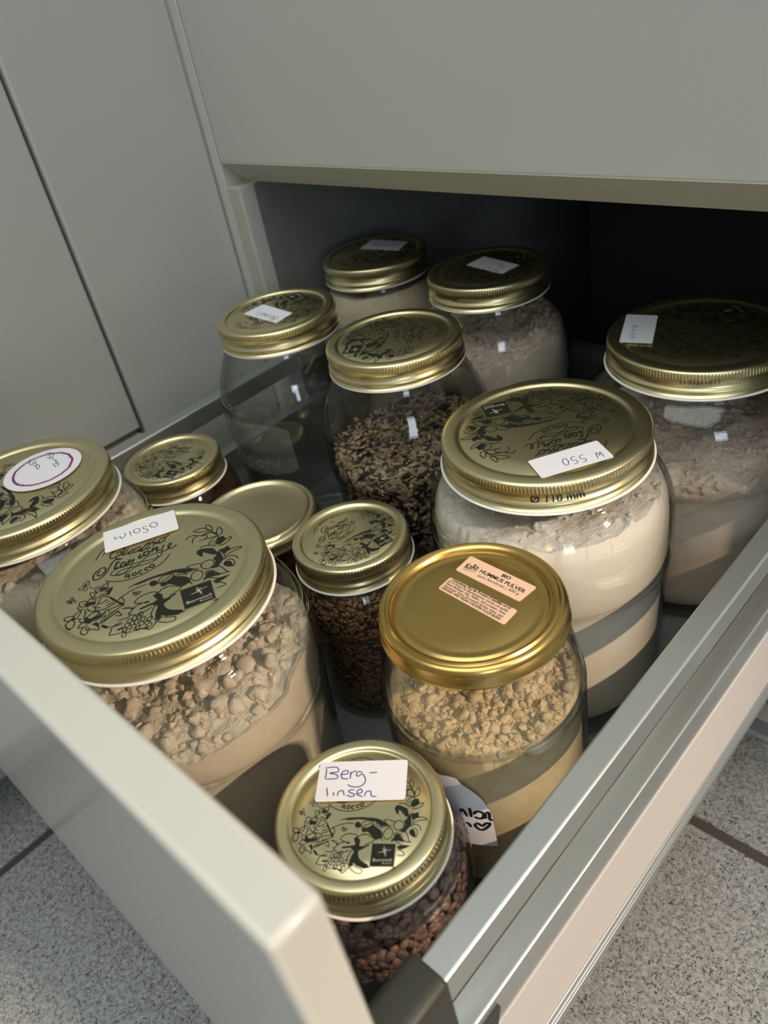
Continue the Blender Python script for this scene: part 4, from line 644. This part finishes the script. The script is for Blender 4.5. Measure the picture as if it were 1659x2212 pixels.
def ltext(s_, a, b, h, bold=0.0, shear=0.0): v, f = place_text(s_, a, b, h, z+.14, bold, shear); return (v, f, 1)
sticker('hummus', lid, z, extra=[ltext('KoRo', (-16.8, 15.9), (-10.2, 17.9), 3.6, 0.03, 0.3), (*ribbon([(-16.6, 15.2), (-12.5, 16.0), (-9.8, 17.0)], 0.3, z+.14), 1), ltext('BIO', (1.2, 20.3), (6.0, 20.4), 1.9, 0.04), ltext('HUMMUS PULVER', (-9.1, 17.4), (16.3, 16.5), 2.15, 0.028), ltext('zum Anr\u00fchren | 500 g', (-8.1, 14.7), (14.8, 14.2), 1.6, 0.01)], paper='peach', pen='ink', name='product_label')
q = STICKER['hummus2']
lines = ['\u2022 Zubereitung: 50 g des Produkts (5 Esslöffel) mit 65', '65 ml Wasser bei Raumtemperatur mischen und quellen', 'Nach Belieben Salz, Pfeffer, Saft zugeben. Dazu', 'Geschmack: Etwas Zitronensaft darüber geben, nach', 'ORGANIC AND VEGAN CHICKPEA FLOUR BLEND']
ex = []
for i, s_ in enumerate(lines):
    t = (i+0.62)/5.3; a = (q[0][0]*(1-t)+q[3][0]*t+1.0, q[0][1]*(1-t)+q[3][1]*t-.3); b = (q[1][0]*(1-t)+q[2][0]*t-3.2, q[1][1]*(1-t)+q[2][1]*t-.1)
    ex.append(ltext(s_, a, b, 1.4, 0.035 if i in (0, 4) else 0.02))
sticker('hummus2', lid, z, extra=ex, paper='peach', pen='ink', name='product_label')
# torn paper label on the glass
top_edge = [(-104, -296), (-96, -294.5), (-85, -297), (-77, -299.4), (-72, -298.4), (-67.5, -298.6), (-65.5, -302.5), (-62, -304.9), (-58, -309), (-55.4, -312.8), (-53.8, -318), (-52, -322.4), (-51.3, -330), (-50.9, -348.9)]
ang = np.linspace(-104, -50.9, 50); te = np.interp(ang, [a for a, b in top_edge], [b for a, b in top_edge])+400; vv = []; ff = []
for i, a in enumerate(ang):
    for k in range(8): z_ = 50.6+(te[i]-50.6)*k/7 ; vv.append((48.65*math.cos(math.radians(a)), 48.65*math.sin(math.radians(a)), z_))
for i in range(49):
    for k in range(7): s_ = i*8+k; ff.append((s_, s_+8, s_+9, s_+1))
parts = [(vv, ff, 0)]
for s_ in BODYWRITE: parts.append((*ribbon_side([(a, z_+400) for a, z_ in s_], 1.5, 48.8), 1))
V, F, I = join(parts); o = mk('torn_label', V, F, [MAT['paper'], MAT['marker']], j, smooth=True, mi=I); o['label'] = 'torn white paper label with black marker writing'
j, lid = build_jar('plain', 'squat glass jar with plain unprinted gold lid behind the other jars', 'screw top jars with plain pressed lids')

# ------------------------------------------------------------------ what the jars hold
powder('w1050', 'flour', 'pale lumpy flour inside the jar marked W1050', 'flour', 117, (0.12, 0.10), 5.0, (120, 0.8, 6.0), ('flour_top', 'flour_side'), 11, 4, crumbs=(1300, 0.35, 5.0))
powder('w550', 'flour', 'smooth white flour filling the jar marked W 550', 'flour', 149, (-0.03, 0.02), 3.0, (200, 0.6, 3.0), ('white_top', 'white_side'), 23, 2, crumbs=(700, 0.3, 2.2))
powder('wvk', 'flour', 'pinkish brown wholemeal flour inside the jar marked WVK', 'flour', 118, (0.0, 0.22), 4.0, (420, 0.4, 3.0), ('whole_top', 'whole_side'), 31, 2, crumbs=(1300, 0.2, 2.4))
powder('dinkel', 'flour', 'pale flour inside the jar with the round purple-ringed sticker', 'flour', 146, (0.0, 0.06), 6.0, (160, 1.5, 8.0), ('flour_top', 'flour_side'), 43, 2, crumbs=(500, 0.4, 4.5))
powder('hummus', 'chickpea_flour', 'crumbly yellow chickpea flour inside the jar with peach labels', 'flour', 112, (0.02, 0.12), 4.0, (260, 0.6, 3.6), ('chick_top', 'chick_side'), 51, 5, crumbs=(3400, 0.35, 3.0))
powder('bl', 'flour', 'fine tan flour inside the furthest back jar', 'flour', 176, (0, 0), 1.5, (40, 0.5, 1.5), ('tan_top', 'tan_side'), 61)
powder('br', 'flour', 'pale crumbly flour in the tall jar at the dark back', 'flour', 152, (0.05, 0.12), 5.0, (260, 0.6, 4.0), ('whole_top', 'whole_side'), 71, 3, crumbs=(700, 0.5, 3.4))
powder('left', 'powder', 'dark brown powder inside the small jar by the left rail', 'powder', 96, (0, 0), 2.0, (60, 0.5, 2.5), ('dark_top', 'dark_side'), 81)
powder('plain', 'powder', 'dark brown powder under the plain gold lid', 'powder', 92, (0, 0), 2.0, (60, 0.5, 2.5), ('dark_top', 'dark_side'), 83)
grains('berg', 'lentils', 'brown mountain lentils filling the small front jar', 'lentils', 104, (2.6, 2.5, 1.25), 'lentil', 'heart', dens=2.0, lat=4, lon=8, seed=5)
grains('mid', 'seeds', 'shiny brown flax seeds inside the small middle jar', 'seeds', 108, (2.5, 1.25, 0.6), 'seed', 'heart', dens=1.7, lat=3, lon=6, seed=6)
grains('wild', 'rice', 'mixed black and tan rice inside the tall jar without sticker', 'rice', 128, (4.6, 1.8, 0.9), 'rice', 'heart', slope=(0.03, 0.10), amp=6, dens=3.4, lat=4, lon=6, seed=8, slender=(0.45, 1.25, 0.62))
